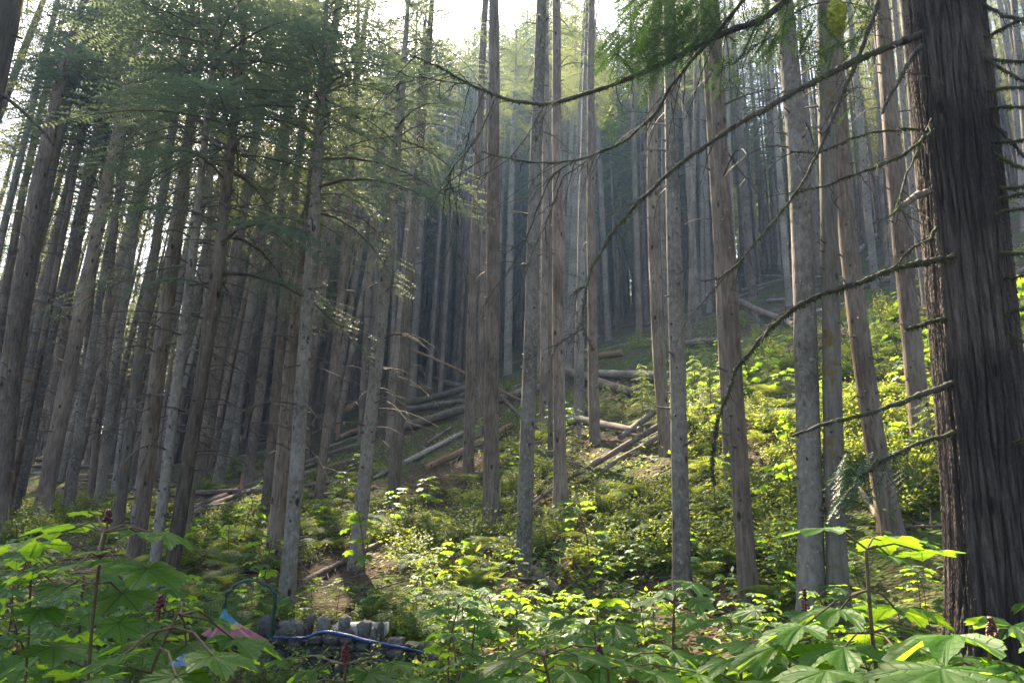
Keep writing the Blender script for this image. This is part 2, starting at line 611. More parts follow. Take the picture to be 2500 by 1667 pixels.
# ------------------------------------------------------------------ trunks
def trunk(mb, path, rad, m=14, seed=0, flare=True, stubs=40, twigs=0, twz=(2, 10), twl=1.2, mat=0, tmat=1):
    """path: function z->(x,y) offset ; built in object space with base at origin"""
    r = np.random.default_rng(seed)
    H = path['H']
    zz = np.concatenate([[-0.5, -0.15, 0.05, 0.2, 0.45, 0.8], np.linspace(1.3, H, 34)])
    P = path['f'](zz)
    rr = rad * (1 - np.minimum(0.8, 0.022 * np.clip(zz, 0, None) + 0.5 * np.clip((zz - H + 5) / 5, 0, 1)))
    P[:, 0] += 0.05 * rad * np.sin(zz * 1.3 + seed)
    base = mb.n
    n = len(zz)
    a = np.linspace(0, 2 * pi, m, endpoint=False)
    fl = np.exp(-np.clip(zz + 0.15, 0, None) / 0.35) * (0.5 if flare else 0.1)
    lobes = 1 + fl[:, None] * (0.55 + 0.45 * np.cos(a[None] * 4 + seed) + 0.2 * np.cos(a[None] * 7 + seed * 2)) + 0.025 * r.normal(size=(n, m))
    R = rr[:, None] * lobes
    V = np.stack([P[:, 0:1] + R * np.cos(a), P[:, 1:2] + R * np.sin(a), np.repeat(zz[:, None], m, 1)], -1)
    i = np.arange(n - 1)[:, None] * m
    j = np.arange(m)[None]
    j2 = (j + 1) % m
    mb.add(V.reshape(-1, 3), np.stack([i + j, i + j2, i + m + j2, i + m + j], -1).reshape(-1, 4), mat)

    def surf(z, az):
        c = path['f'](np.array([z]))[0]
        q = rad * (1 - min(0.8, 0.022 * z))
        return np.array([c[0] + q * 0.9 * cos(az), c[1] + q * 0.9 * sin(az), z]), q
    for k in range(stubs):
        z = 0.8 + r.random() ** 1.3 * min(H * 0.75, 17)
        az = r.random() * 2 * pi
        p, q = surf(z, az)
        L = 0.03 + 0.10 * r.random() ** 2 * (1 if r.random() < 0.8 else 3)
        d = np.array([cos(az), sin(az), 0.2 * r.normal()])
        mb.tube([p, p + d * L * 0.5 + [0, 0, 0.01], p + d * L + [0, 0, 0.02 * r.normal()]], [0.018, 0.013, 0.006], 4, tmat, cap=False)
    for k in range(twigs):
        z = twz[0] + r.random() * (twz[1] - twz[0])
        az = r.random() * 2 * pi
        p, q = surf(z, az)
        L = twl * (0.35 + 0.9 * r.random())
        d = np.array([cos(az), sin(az), 0])
        s = np.linspace(0, 1, 7)[:, None]
        upc = 0.25 + 0.2 * r.normal()
        Q = p + d * s * L + np.array([0, 0, 1]) * L * (upc * s - (upc + 0.25 + 0.25 * r.random()) * s ** 2) + np.array([-d[1], d[0], 0]) * L * 0.15 * r.normal() * s ** 2
        mb.tube(Q, np.linspace(0.015, 0.004, 7), 3, tmat, cap=False)
        for j in range(r.integers(1, 5)):
            k0 = r.integers(2, 6)
            dd = d * 0.5 + np.array([-d[1], d[0], 0]) * r.choice([-1, 1]) * 0.8 + [0, 0, -0.25]
            l2 = L * 0.3 * r.random() + 0.06
            mb.tube([Q[k0], Q[k0] + dd * l2 * 0.5, Q[k0] + dd * l2 + [0, 0, -0.05 * l2]], [0.006, 0.005, 0.002], 3, tmat, cap=False)


def quad_path(x0, z0, pts, H):
    """pts: list of (x,z) above base; returns dict f(z)->(n,2)"""
    (x1, z1), (x2, z2) = pts
    # x = a z + b z^2 through both
    A = np.array([[z1, z1 * z1], [z2, z2 * z2]])
    try:
        a, b = np.linalg.solve(A, [x1, x2])
    except Exception:
        a, b = x2 / z2, 0
    b = float(np.clip(b, -0.02, 0.02))
    a = x2 / z2 - b * z2

    def f(z):
        z = np.asarray(z, float)
        zc = np.clip(z, 0, z2)
        x = a * zc + b * zc * zc + (a + 2 * b * z2) * (z - zc) * (z > 0)
        return np.stack([x, 0 * x], -1)
    return {'H': H, 'f': f}


BM = {'b': M_bark, 'p': M_pale, 'm': M_mossb}
# base x, y, width | mid x,y | top x,y | bark | label        (pixels of the photograph, used only to survey where each tree stands)
TREES = [
 (-10,1300,50, 60,640, 205,0,'b','thick leaning grey trunk cut by the left edge of the photo'),
 (-45,1190,28, 25,640, 105,250,'b','slim trunk whose foot lies outside the left edge, leaning in above it'),
 (5,1280,40, 62,740, 197,133,'m','mossy brown leaning trunk right beside the thick trunk at the left edge'),
 (15,1240,34, 125,656, 274,27,'m','dark leaning trunk with black bark scabs, yellow foliage on its left'),
 (12,1270,20, 75,980, 130,700,'b','narrow grey trunk of the crossing pair low at the far left'),
 (38,1270,24, 122,850, 205,457,'p','pale leaning trunk of the crossing pair low at the far left'),
 (95,1285,42, 190,800, 268,417,'b','stout brown-grey trunk, right one of the touching pair near the left edge'),
 (112,1225,30, 150,834, 252,320,'b','brown-grey trunk, left one of the touching pair near the left edge'),
 (168,1256,24, 226,834, 292,470,'p','pale straight leaning trunk right of the touching brown pair'),
 (157,1250,18, 190,1040, 215,820,'b','thin brown trunk pressed against the left of a pale leaning trunk'),
 (222,1230,20, 250,900, 272,650,'b','thin grey trunk standing just left of a stout furrowed pale one'),
 (243,1232,27, 292,820, 348,443,'p','pale grey trunk between the thin grey trunk and the broken white snag'),
 (283,1310,30, 351,800, 446,160,'m','mossy amber-edged trunk immediately right of the broken white snag'),
 (325,1400,46, 405,760, 484,160,'b','very thick dark trunk with black moss tufts, in the left third'),
 (362,1495,30, 452,780, 520,160,'p','lichen-streaked trunk, left one of the close foreground pair at left'),
 (400,1490,40, 510,800, 593,80,'b','thick trunk, right one of the close foreground pair at left'),
 (460,1297,16, 480,1070, 515,417,'b','thin trunk showing behind the right side of the close foreground pair'),
 (522,1125,20, 566,834, 603,603,'p','hazy blue-grey trunk, leftmost of the bright hazy trio'),
 (568,1130,22, 600,834, 635,550,'p','hazy blue-grey trunk, rightmost of the bright hazy trio'),
 (556,1120,12, 580,950, 600,800,'b','thin hazy trunk, middle one of the bright hazy trio'),
 (376,1180,12, 398,1020, 430,800,'b','thin far trunk between the very thick dark trunk and the foreground pair'),
 (503,1135,8, 512,1000, 530,690,'p','very thin whitish dead stem in front of the hazy trio'),
 (603,1187,26, 650,840, 715,80,'b','brown trunk rising behind the green bush at left, logs at its foot'),
 (650,1252,26, 690,780, 757,150,'b','grey-brown trunk, leftmost of three close trunks left of centre'),
 (668,1375,40, 733,700, 806,130,'b','stout brown trunk directly behind the lichen-pale front trunk left of centre'),
 (698,1480,38, 755,700, 795,53,'p','pale lichen-covered front trunk with sunlit orange left edge'),
 (745,1120,18, 765,850, 808,440,'b','pinkish brown slender trunk just right of the lichen-pale front trunk'),
 (776,1230,23, 830,750, 875,27,'b','slender leaning brown trunk with a grey stick log at its foot'),
 (825,1000,11, 840,850, 862,640,'b','thin dark far trunk, left one of two behind the fallen brush left of centre'),
 (846,990,11, 858,834, 872,660,'b','thin dark far trunk, right one of two behind the fallen brush left of centre'),
 (868,978,16, 880,760, 898,430,'p','pale lilac trunk behind the left shoulder of the double trunk'),
 (883,1080,22, 895,834, 925,240,'b','straight brown trunk behind the leaning front trunk left of centre'),
 (903,1075,18, 915,780, 949,127,'m','narrow orange-brown trunk wedged behind the leaning front trunk'),
 (866,1392,36, 936,720, 997,0,'p','grey leaning front trunk with black knots, log rising to its foot'),
 (948,1052,12, 958,834, 970,417,'b','thin reddish trunk between two leaning front trunks left of centre'),
 (958,1250,30, 1000,680, 1053,27,'b','brown trunk with split black hollow at its foot, left of centre'),
 (988,1000,17, 993,640, 1021,0,'b','trunk merging behind the brown hollow-footed trunk, parting above'),
 (1005,978,20, 1019,700, 1036,420,'p','rosy sunlit trunk behind the high end of the orange snapped pole'),
 (1028,902,12, 1042,740, 1056,450,'p','bright whitish trunk standing in the light shaft'),
 (1041,905,13, 1041,600, 1047,430,'b','sunlit trunk tucked behind the bright whitish trunk in the light shaft'),
 (1063,900,10, 1072,834, 1087,520,'p','thin blue-hazed trunk just right of the light shaft'),
 (1095,905,11, 1098,834, 1094,500,'p','thin pale trunk with downswept bare twigs right of the light shaft'),
 (1125,875,15, 1136,650, 1148,417,'p','hazy pale trunk behind the left of a close centre pair'),
 (1143,1158,27, 1155,700, 1182,60,'b','brown trunk with sunlit left edge, logs crossing behind it at centre left'),
 (1170,1062,17, 1178,720, 1187,417,'b','narrow trunk between the sunlit-edged brown trunk and the flared one'),
 (1198,1300,40, 1203,720, 1206,0,'b','sturdy grey trunk with widely flared foot among ferns at centre'),
 (1240,915,21, 1243,700, 1250,420,'p','sunlit pinkish trunk behind the smooth grey front trunk at centre'),
 (1278,1405,40, 1296,800, 1322,0,'p','smooth grey front trunk with a long crack, nearest at centre'),
 (1328,1048,22, 1330,700, 1334,50,'b','warm brown trunk just right of the smooth grey front trunk'),
 (1345,1110,12, 1343,834, 1345,600,'m','thin amber trunk squeezed between brown and straight grey trunks'),
 (1368,1230,32, 1362,650, 1358,0,'b','straight grey trunk at whose foot the diagonal knobbly log ends'),
 (1400,875,16, 1386,690, 1402,417,'p','bowed pale trunk behind the log pile right of centre'),
 (1413,1018,25, 1418,700, 1436,27,'p','trunk with sunlit flaring roots in front of the log pile'),
 (1452,1085,27, 1445,700, 1444,30,'b','brown-grey trunk standing at the sunlit rotten log'),
 (1462,722,10, 1463,600, 1466,417,'p','slim pale trunk at the bent white root on the brow'),
 (1506,790,14, 1510,600, 1509,30,'p','pale trunk rooted in the brown brush heap, crossed by a leaning one'),
 (1528,755,12, 1524,600, 1523,417,'p','slim pale trunk right behind the crossing of the leaning tree'),
 (1580,712,12, 1572,560, 1568,417,'b','slim brown trunk right of the leaning crossed tree'),
 (1553,662,9, 1544,500, 1540,330,'p','thin pale trunk between the leaning tree and a slim brown trunk'),
 (1628,1105,33, 1600,700, 1602,30,'b','sturdy brown trunk at the upper end of the diagonal knobbly log'),
 (1636,890,14, 1624,700, 1619,417,'b','slender trunk half hidden between sturdy brown and lichened front trunks'),
 (1667,1450,44, 1647,640, 1632,0,'p','lichened silver-grey front trunk right of centre'),
 (1681,845,13, 1688,660, 1694,417,'b','slim brown trunk just right of the lichened silver-grey trunk'),
 (1715,742,12, 1714,600, 1711,160,'p','pale trunk, left one of the close pair on the right brow'),
 (1732,762,14, 1728,600, 1722,417,'p','pale trunk, right one of the close pair on the right brow'),
 (1782,1207,28, 1755,640, 1722,100,'b','grey trunk half covered by a nearer trunk, right of centre'),
 (1830,1472,46, 1776,650, 1740,0,'b','tall front trunk curving at its foot, right of centre'),
 (1797,760,13, 1787,520, 1774,160,'p','whitish slim trunk behind the curving front trunk'),
 (1832,697,10, 1826,560, 1812,380,'b','slim trunk on the log-strewn hillside, leaning slightly left'),
 (1817,650,12, 1810,500, 1800,300,'b','brown trunk at the top edge of the log-strewn hillside'),
 (1927,745,16, 1903,417, 1876,60,'p','whitish leaning trunk left of the flaky-barked thick trunk'),
 (1980,1520,62, 1965,760, 1920,50,'p','thick flaky-barked front trunk, left one of the close right-hand pair'),
 (2048,1515,50, 2028,760, 2013,40,'m','thick front trunk with orange moss edge, right one of the close pair'),
 (2180,1308,52, 2090,760, 2055,380,'b','thick trunk leaning left above the white fallen pole'),
 (2255,1105,48, 2218,760, 2155,50,'b','thick pale-brown trunk just left of the huge cedar'),
 (2137,703,18, 2110,417, 2085,150,'p','whitish dotted trunk on the brown slope, foot in green shrubs'),
 (2166,650,9, 2155,500, 2150,400,'b','pencil-thin brown trunk beside the whitish dotted trunk'),
 (2185,715,18, 2170,417, 2137,60,'p','pale trunk showing along the left of the thick pale-brown trunk'),
 (2262,740,18, 2222,417, 2182,0,'p','whitish leaning trunk between the thick trunk and the huge cedar'),
 (2285,770,28, 2246,417, 2212,60,'b','grey trunk partly hidden by the huge cedar at its left edge'),
 (2502,565,17, 2475,233, 2445,40,'p','whitish trunk right of the huge cedar near the right edge'),
 (2448,480,12, 2425,250, 2408,60,'p','slim pale trunk close against the right of the huge cedar'),
 (2535,700,20, 2510,400, 2480,60,'p','pale trunk cut by the right edge of the photo'),
]
tree_bases = []


def crown_for(root, p, path, H, hc, near, seed, dense=True):
    r = np.random.default_rng(seed)
    q = path['f'](np.array([hc, H]))
    tilt = math.atan2(q[1, 0] - q[0, 0], H - hc)
    if dense and H - hc < 9:
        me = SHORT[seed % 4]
        s = (H - hc) / 6.0
        sxy = 0.75 + 0.45 * r.random()
    elif dense:
        me = CROWNS[seed % 6]
        s = (H - hc) / 13.0
        sxy = 0.75 + 0.45 * r.random()
    else:
        me = SPARSE[seed % 3]
        s = (H - hc) / 10.0
        sxy = 0.9
    c = link('crown', me, root, (q[0, 0], 0, hc), 0, (sxy, sxy, s))
    c.rotation_euler = (0, tilt, r.random() * 6.28)
    return c


def make_tree(idx, T, group=None):
    xb, yb, wd, xm, ym, xt, yt, bk, label = T
    p = ground_hit(xb, yb)
    rad = max(0.04, wd * pxsize(p) / 2) * (0.9 if xb < 420 else 1.0)
    a = at_depth(xm, ym, p[1]) - p
    b = at_depth(xt, yt, p[1]) - p
    r = np.random.default_rng(idx + 1)
    H = max(22 + 5 * r.random(), b[2] + 2)
    H = min(H, 34)
    if p[1] < 26:
        H = b[2] * (833.5 + 0) / 833.5 + 2.5 + 2.0 * r.random()
        ft = float((at_depth(xt, 0, p[1]) - p)[2])
        H = ft + (0.5 if p[1] < 15 else 1.5 + 1.5 * r.random()) + (4.0 if xt >= 1080 else 0)
    path = quad_path(0, 0, [(a[0], a[2]), (b[0], b[2])], H)
    near = p[1] < 26
    left = xb < 1080
    if p[1] < 24:
        cy_px = (330 + 90 * r.normal()) if xt < 760 else ((170 + 90 * r.normal()) if xt < 1080 else -160)
        hc = float((at_depth(xt, cy_px, p[1]) - p)[2])
        hc = float(np.clip(hc, 5.5, H - 2.0))
    else:
        hc = 13.5 + 3.5 * r.random()
    if p[1] < 26 and xt >= 1080:
        hc = H - 2.2
    root = thing('conifer_tree', p, label, 'tree', group)
    mb = MB()
    tw = (50 if left else 12) if near else (20 if left else 8)
    trunk(mb, path, rad, 18 if wd > 28 else 10, idx, stubs=60 if wd > 22 else 25, twigs=tw,
          twz=(2.0 if left else 5.0, min(hc + 2, H - 0.5)), twl=1.35 if left else 0.8)
    link('trunk', mb.mesh('trunk', [BM[bk], M_twig]), root)
    crown_for(root, p, path, H, hc, near, idx, dense=left or p[1] > 24)
    if p[1] < 24 and xt < 1010 and hc < 14 and idx % 2 != 0 and not (xt > 850 and p[1] < 13):
        q = path['f'](np.array([hc - 2.2]))
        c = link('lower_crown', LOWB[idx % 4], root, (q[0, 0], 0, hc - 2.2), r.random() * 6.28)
    if 940 < xt < 1720 and p[1] > 15 and idx % 2 == 0:
        zc = float((at_depth(xt, 95 + 70 * r.normal(), p[1]) - p)[2])
        zc = min(max(zc - 3.0, 6), H - 5)
        q = path['f'](np.array([zc]))
        link('lower_crown', LOWB[idx % 4], root, (q[0, 0], 0, zc), r.random() * 6.28, (0.72, 0.72, 0.9))
    tree_bases.append((p[0], p[1]))
    return p


for i, T in enumerate(TREES):
    make_tree(i, T)

# leaning crossed tree
p = ground_hit(1569, 750)
root = thing('leaning_tree', p, 'pale bent dead tree leaning left across upright trunks', 'tree')
pts = np.array([at_depth(a, b, p[1]) for a, b in [(1572, 762), (1569, 750), (1537, 630), (1508, 497), (1484, 417), (1463, 320), (1420, 191), (1388, 106), (1350, 30)]]) - p
mb = MB()
px = pxsize(p)
mb.tube(pts, np.array([10, 9, 8, 7.5, 7, 6, 4, 3, 1.5]) * px, 10)
link('trunk', mb.mesh('trunk', [M_pale]), root)
mb = MB()
for k in range(22):
    a = pts[3 + k % 5] * (1 - 0.0) + 0
    f = rng.random()
    a = pts[3 + k % 5] * f + pts[min(8, 4 + k % 5)] * (1 - f)
    d = rng.normal(size=3)
    d[2] = -0.2
    mb.tube([a, a + d * 0.5 + [0, 0, 0.1], a + d * 0.9 - [0, 0, 0.1]], [0.02, 0.012, 0.004], 3)
link('bare_branch', mb.mesh('bare_branch', [M_twiglit]), root)


# snags and stumps
def snag(base, top, wd, mat, label, name='broken_snag', cat='snag'):
    p = ground_hit(*base)
    q = at_depth(top[0], top[1], p[1]) - p
    px = pxsize(p)
    mb = MB()
    r = wd * px / 2
    n = 8
    P = np.linspace([0, 0, -0.2], q, n)
    mb.tube(P, np.linspace(r * 1.15, r * 0.85, n), 11, 0)
    for k in range(7):     # splinters
        a = k * 0.9
        o = q + np.array([cos(a), sin(a), 0]) * r * 0.6
        mb.tube([o - [0, 0, 0.2 * r], o + [0, 0, r * (1 + 1.6 * rng.random())]], [r * 0.28, 0.003], 4, 0)
    return tag(link(name, mb.mesh(name, [mat]), None, p), label, cat)


snag((276, 1206), (303, 983), 10, M_logpale, 'tall pale barkless snag with splintered top, left side')
snag((806, 1005), (832, 805), 8, M_logpale, 'thin pale broken snag behind the brush, left of centre')
snag((825, 1073), (825, 1035), 9, M_orange, 'short reddish splintered stump beside a fallen log', 'stump', 'stump')
snag((1413, 1068), (1413, 1048), 14, M_log, 'short sawn stump under the sunlit rotten log', 'stump', 'stump')
snag((1005, 1215), (1007, 1182), 16, M_mossb, 'mossy stump beside the red-brown brush pile', 'stump', 'stump')
snag((590, 1195), (592, 1160), 8, M_orange, 'low reddish stump touching a brown trunk at left', 'stump', 'stump')
snag((1382, 800), (1382, 565), 5, M_orange, 'thin orange dead pole standing by straight grey trunk', 'broken_snag', 'snag')

# ------------------------------------------------------------------ more trees of the stand
FILL = []
tries = 0
while len(FILL) < 212 and tries < 9000:
    tries += 1
    u = -0.98 + 2.0 * rng.random() ** 1.25
    y = 22 + 58 * rng.random() ** 0.85
    x = u * y
    if any((x - a) ** 2 + (y - b) ** 2 < 2.0 ** 2 for a, b in tree_bases):
        continue
    if u > 0.22 and y < 33 + 22 * (u - 0.22):
        continue
    if -0.12 < u < 0.22 and y < 33:
        continue
    tree_bases.append((x, y))
    FILL.append((x, y, u))
LOWT = []
for v in range(8):
    r = np.random.default_rng(900 + v)
    mb = MB()
    Hh = 25
    a = 0.02 * r.normal()
    path = {'H': Hh, 'f': (lambda z, a=a: np.stack([a * np.asarray(z, float), 0 * np.asarray(z, float)], -1))}
    trunk(mb, path, 0.19, 9, 50 + v, stubs=10, twigs=22, twz=(2, 15), twl=1.0)
    LOWT.append(mb.mesh('trunk', [[M_bark, M_pale, M_bark][v % 3], M_twig]))
for k, (x, y, u) in enumerate(FILL):
    if u < -0.25:
        lb, gp = 'slender shaded trunk deep in the leaning stand at left', 'far trunks of the left stand'
        lean = 0.10 + 0.03 * rng.normal()
    elif u < 0.12:
        lb, gp = 'slender trunk far back in the blue haze at centre', 'far trunks of the hazy middle stand'
        lean = 0.035 + 0.012 * rng.normal()
    else:
        lb, gp = 'slender pale trunk high on the upper right hillside', 'far trunks on the right hillside'
        lean = 0.012 * rng.normal()
    z = float(hgt(x, y))
    s = 0.75 + 0.6 * rng.random()
    root = thing('conifer_tree', (x, y, z), lb, 'tree', gp)
    root.rotation_euler = (0, lean, 0)
    t = link('trunk', LOWT[k % 8], root, (0, 0, 0), rng.random() * 6.28, (s, s, 1))
    hc = 12.5 + 4 * rng.random()
    sxy = 0.75 + 0.5 * rng.random()
    if (-0.42 < u < 0.2 and y < 44) or (-0.24 < u < 0.12 and y < 58):
        c = link('crown', SPARSE[k % 3], root, (0, 0, hc + 1), rng.random() * 6.28, (0.6, 0.6, (23.5 - hc) / 10))
    else:
        c = link('crown', CROWNS[(k * 5 + 1) % 6], root, (0, 0, hc * (0.5 if y > 46 else 1)), rng.random() * 6.28, (sxy * 1.25, sxy * 1.25, (27.5 - hc * (0.5 if y > 46 else 1)) / 13))

mb = MB()
fr = np.random.default_rng(71)
for k in range(520):
    u = -1.0 + 2.0 * fr.random() ** 1.1
    y = 46 + 34 * fr.random()
    x = u * y
    z = float(hgt(x, y))
    ln = (0.10 if u < -0.25 else (0.035 if u < 0.12 else 0.0)) + 0.015 * fr.normal()
    H = 21 + 5 * fr.random()
    q = 0.10 + 0.09 * fr.random()
    mb.tube([[x, y, z - 0.5], [x, y, z + 1], [x + ln * H * 0.5, y, z + H * 0.5], [x + ln * H, y, z + H]], [q * 1.3, q, q * 0.75, q * 0.3], 7, 0, cap=False)
    for j in range(9):
        h0 = 3 + 17 * fr.random()
        a = fr.random() * 6.28
        L = 0.5 + 1.0 * fr.random()
        b = np.array([x + ln * h0, y, z + h0])
        mb.tube([b, b + [cos(a) * L * 0.6, sin(a) * L * 0.6, 0.1 * L], b + [cos(a) * L, sin(a) * L, -0.15 * L]], [0.025, 0.018, 0.008], 3, 1, cap=False)
fcr = crown_mb(410, 13.0, 2.4, 62, leaf=0.28, step=0.20, twig_step=0.36, mats=(1, 2))
FV = np.vstack(fcr.v)
for k in range(285):
    u = -0.5 + 0.85 * fr.random()
    y = 47 + 30 * fr.random()
    if k >= 165:
        u, y = -0.3 + 0.4 * (k - 165 + fr.random()) / 60, 61 + 15 * fr.random()
    if -0.24 < u < 0.1 and y < 59:
        y += 14
    if k >= 225:
        u, y = -0.32 + 0.44 * (k - 225 + fr.random()) / 60, 70 + 9 * fr.random()
    x = u * y
    z = float(hgt(x, y))
    ln = 0.05 if u < -0.2 else 0.02
    H = 26 + 5 * fr.random() + (3 if k >= 225 else 0) + (9 if -0.32 < u < 0.12 and y > 61 else 0)
    mb.tube([[x, y, z - 0.5], [x + ln * H * 0.5, y, z + H * 0.5], [x + ln * H, y, z + H]], [0.16, 0.12, 0.03], 7, 0, cap=False)
    lo = 9 + 6 * fr.random()
    V = FV * [1.25, 1.25, (H - lo) / 13.0]
    a = fr.random() * 6.28
    V = V @ np.array([[cos(a), sin(a), 0], [-sin(a), cos(a), 0], [0, 0, 1]]) + [x + ln * (lo + H) / 2, y, z + lo]
    off = mb.n
    mb.v.append(V)
    for f, m_ in zip(fcr.f, fcr.m):
        mb.f.append(f + off)
        mb.m.append(m_ * 1)
    mb.uv.append(np.zeros((len(V), 2)))
    mb.n += len(V)
tag(link('distant_stand', mb.mesh('distant_stand', [M_bark, M_twig, M_needle])), 'countless thin far trees packed behind the nearer stand', 'far trees', kind='stuff')

# far-off wood closing the view
mb = MB()
fc = crown_mb(400, 13.0, 2.7, 60, leaf=0.36, step=0.27, twig_step=0.42)
fv = [np.vstack(fc.v)]
ff = [f for f in fc.f]
for k in range(520):
    u = -1.15 + 2.3 * (k + rng.random()) / 520
    y = 76 + 30 * rng.random()
    x = u * y
    z = float(hgt(x, y))
    H = 13 + 9 * rng.random() + (6 if u < -0.2 else 0)
    ln = 0.08 if u < -0.25 else 0.02
    mb.tube([[x, y, z - 0.5], [x + ln * H * 0.5, y, z + H * 0.5], [x + ln * H, y, z + H]], [0.2, 0.15, 0.05], 5, 0, cap=False)
    lo = 0.06 if rng.random() < 0.6 else 0.3
    V = fv[0] * [1.1, 1.1, (H * (1 - lo)) / 13.0]
    a = rng.random() * 6.28
    V = V @ np.array([[cos(a), sin(a), 0], [-sin(a), cos(a), 0], [0, 0, 1]])
    V = V + [x + ln * H * 0.6, y, z + H * lo]
    off = mb.n
    mb.v.append(V)
    for f, m_ in zip(fc.f, fc.m):
        mb.f.append(f + off)
        mb.m.append(m_ * 1)
    mb.uv.append(np.zeros((len(V), 2)))
    mb.n += len(V)
tag(link('distant_wood', mb.mesh('distant_wood', [M_bark, M_needle])), 'dark mass of conifers closing the view behind the stand', 'forest', kind='stuff')

# ------------------------------------------------------------------ huge cedar
p = at_depth(2452, 1667, 5.0)
p[2] = float(hgt(p[0], p[1]))
CED = p.copy()
cx_pts = [(2440, 1500, 204), (2412, 1200, 190), (2376, 834, 177), (2338, 417, 170), (2298, 0, 158)]
cz, cxx, crr = [], [], []
for a, b, wd in cx_pts:
    q = at_depth(a, b, p[1])
    cz.append(q[2] - p[2])
    cxx.append(q[0] - p[0])
    crr.append(wd * pxsize(q) / 2 * 0.97)
cz, cxx, crr = map(np.array, (cz, cxx, crr))


def cedx(z):
    return np.interp(z, cz, cxx) + np.where(z > cz[-1], (z - cz[-1]) * (cxx[-1] - cxx[-2]) / (cz[-1] - cz[-2]), 0) + np.where(z < cz[0], (z - cz[0]) * (cxx[1] - cxx[0]) / (cz[1] - cz[0]), 0)


def cedr(z):
    r = np.interp(z, cz, crr)
    return np.where(z > cz[-1], crr[-1] * np.clip(1 - (z - cz[-1]) / 16, 0.05, 1), r) + 0.3 * np.exp(-np.clip(z + 0.1, 0, None) / 0.3)


zz = np.concatenate([np.linspace(-0.4, 7.0, 520), np.linspace(7.1, 19, 60)])
m = 440
a = np.linspace(0, 2 * pi, m, endpoint=False)
ZZ, AA = np.meshgrid(zz, a, indexing='ij')
gr = np.random.default_rng(5)


def ridged(freq, zs, seed):
    r = np.random.default_rng(seed)
    tot = 0
    for k in range(5):
        fa = r.integers(int(freq * 0.7), int(freq * 1.4) + 1)
        ph = r.random() * 6.28
        warp = 0.9 * np.sin(ZZ * zs * (0.6 + r.random()) + r.random() * 6) + 0.6 * np.sin(ZZ * zs * 2.3 + AA * 2 + r.random() * 6)
        tot = tot + 1 - np.abs(np.sin((AA * fa + ph + warp * 1.2) * 0.5)) * 2
    return tot / 5


def furrow(fs, zs, seed, wdt):
    r = np.random.default_rng(seed)
    mn = 9
    for f_ in fs:
        warp = 1.1 * np.sin(ZZ * zs * (0.7 + 0.6 * r.random()) + AA * r.integers(0, 3) + r.random() * 6) + 0.7 * np.sin(ZZ * zs * 2.7 + AA * 3 + r.random() * 6) + 0.35 * np.sin(ZZ * zs * 7 + AA * 5 + r.random() * 6)
        mn = np.minimum(mn, np.abs(np.sin((AA * f_ + warp * 1.5 + r.random() * 6) * 0.5)))
    t_ = np.clip(mn / wdt, 0, 1)
    return t_ * t_ * (3 - 2 * t_)


D = 1.35 * furrow([17, 19], 0.9, 1, 0.42) + 0.45 * furrow([37, 43], 1.6, 2, 0.5) + 0.2 * ridged(90, 3.0, 3) - 0.9
ROT = 1 + 0.05 * np.cos(AA * 3 + 1) + 0.03 * np.cos(AA * 5 + ZZ * 0.4)
RR = cedr(ZZ) * ROT + 0.024 * D + 0.003 * gr.normal(size=D.shape)
V = np.stack([cedx(ZZ) + RR * np.cos(AA), RR * np.sin(AA), ZZ], -1)
n = len(zz)
i = np.arange(n - 1)[:, None] * m
j = np.arange(m)[None]
j2 = (j + 1) % m
mb = MB()
mb.add(V.reshape(-1, 3), np.stack([i + j, i + j2, i + m + j2, i + m + j], -1).reshape(-1, 4))
ced = thing('giant_cedar', p, 'huge dark cedar with deeply furrowed bark filling the right side', 'tree')
link('trunk', mb.mesh('trunk', [M_cedar]), ced)


def wiggle(pts, n, amp, seed):
    pts = np.asarray(pts, float)
    s = np.concatenate([[0], np.cumsum(np.linalg.norm(np.diff(pts, axis=0), axis=1))])
    t = np.linspace(0, s[-1], n)
    # smooth interpolation (catmull like through cubic via numpy polyfit-free approach)
    P = np.stack([np.interp(t, s, pts[:, k]) for k in range(3)], -1)
    for _ in range(3):
        P[1:-1] = (P[:-2] + 2 * P[1:-1] + P[2:]) / 4
    r = np.random.default_rng(seed)
    w_ = r.normal(size=(n, 3)) * amp
    for _ in range(2):
        w_[1:-1] = (w_[:-2] + w_[1:-1] + w_[2:]) / 3
    w_[0] = 0
    return P + w_


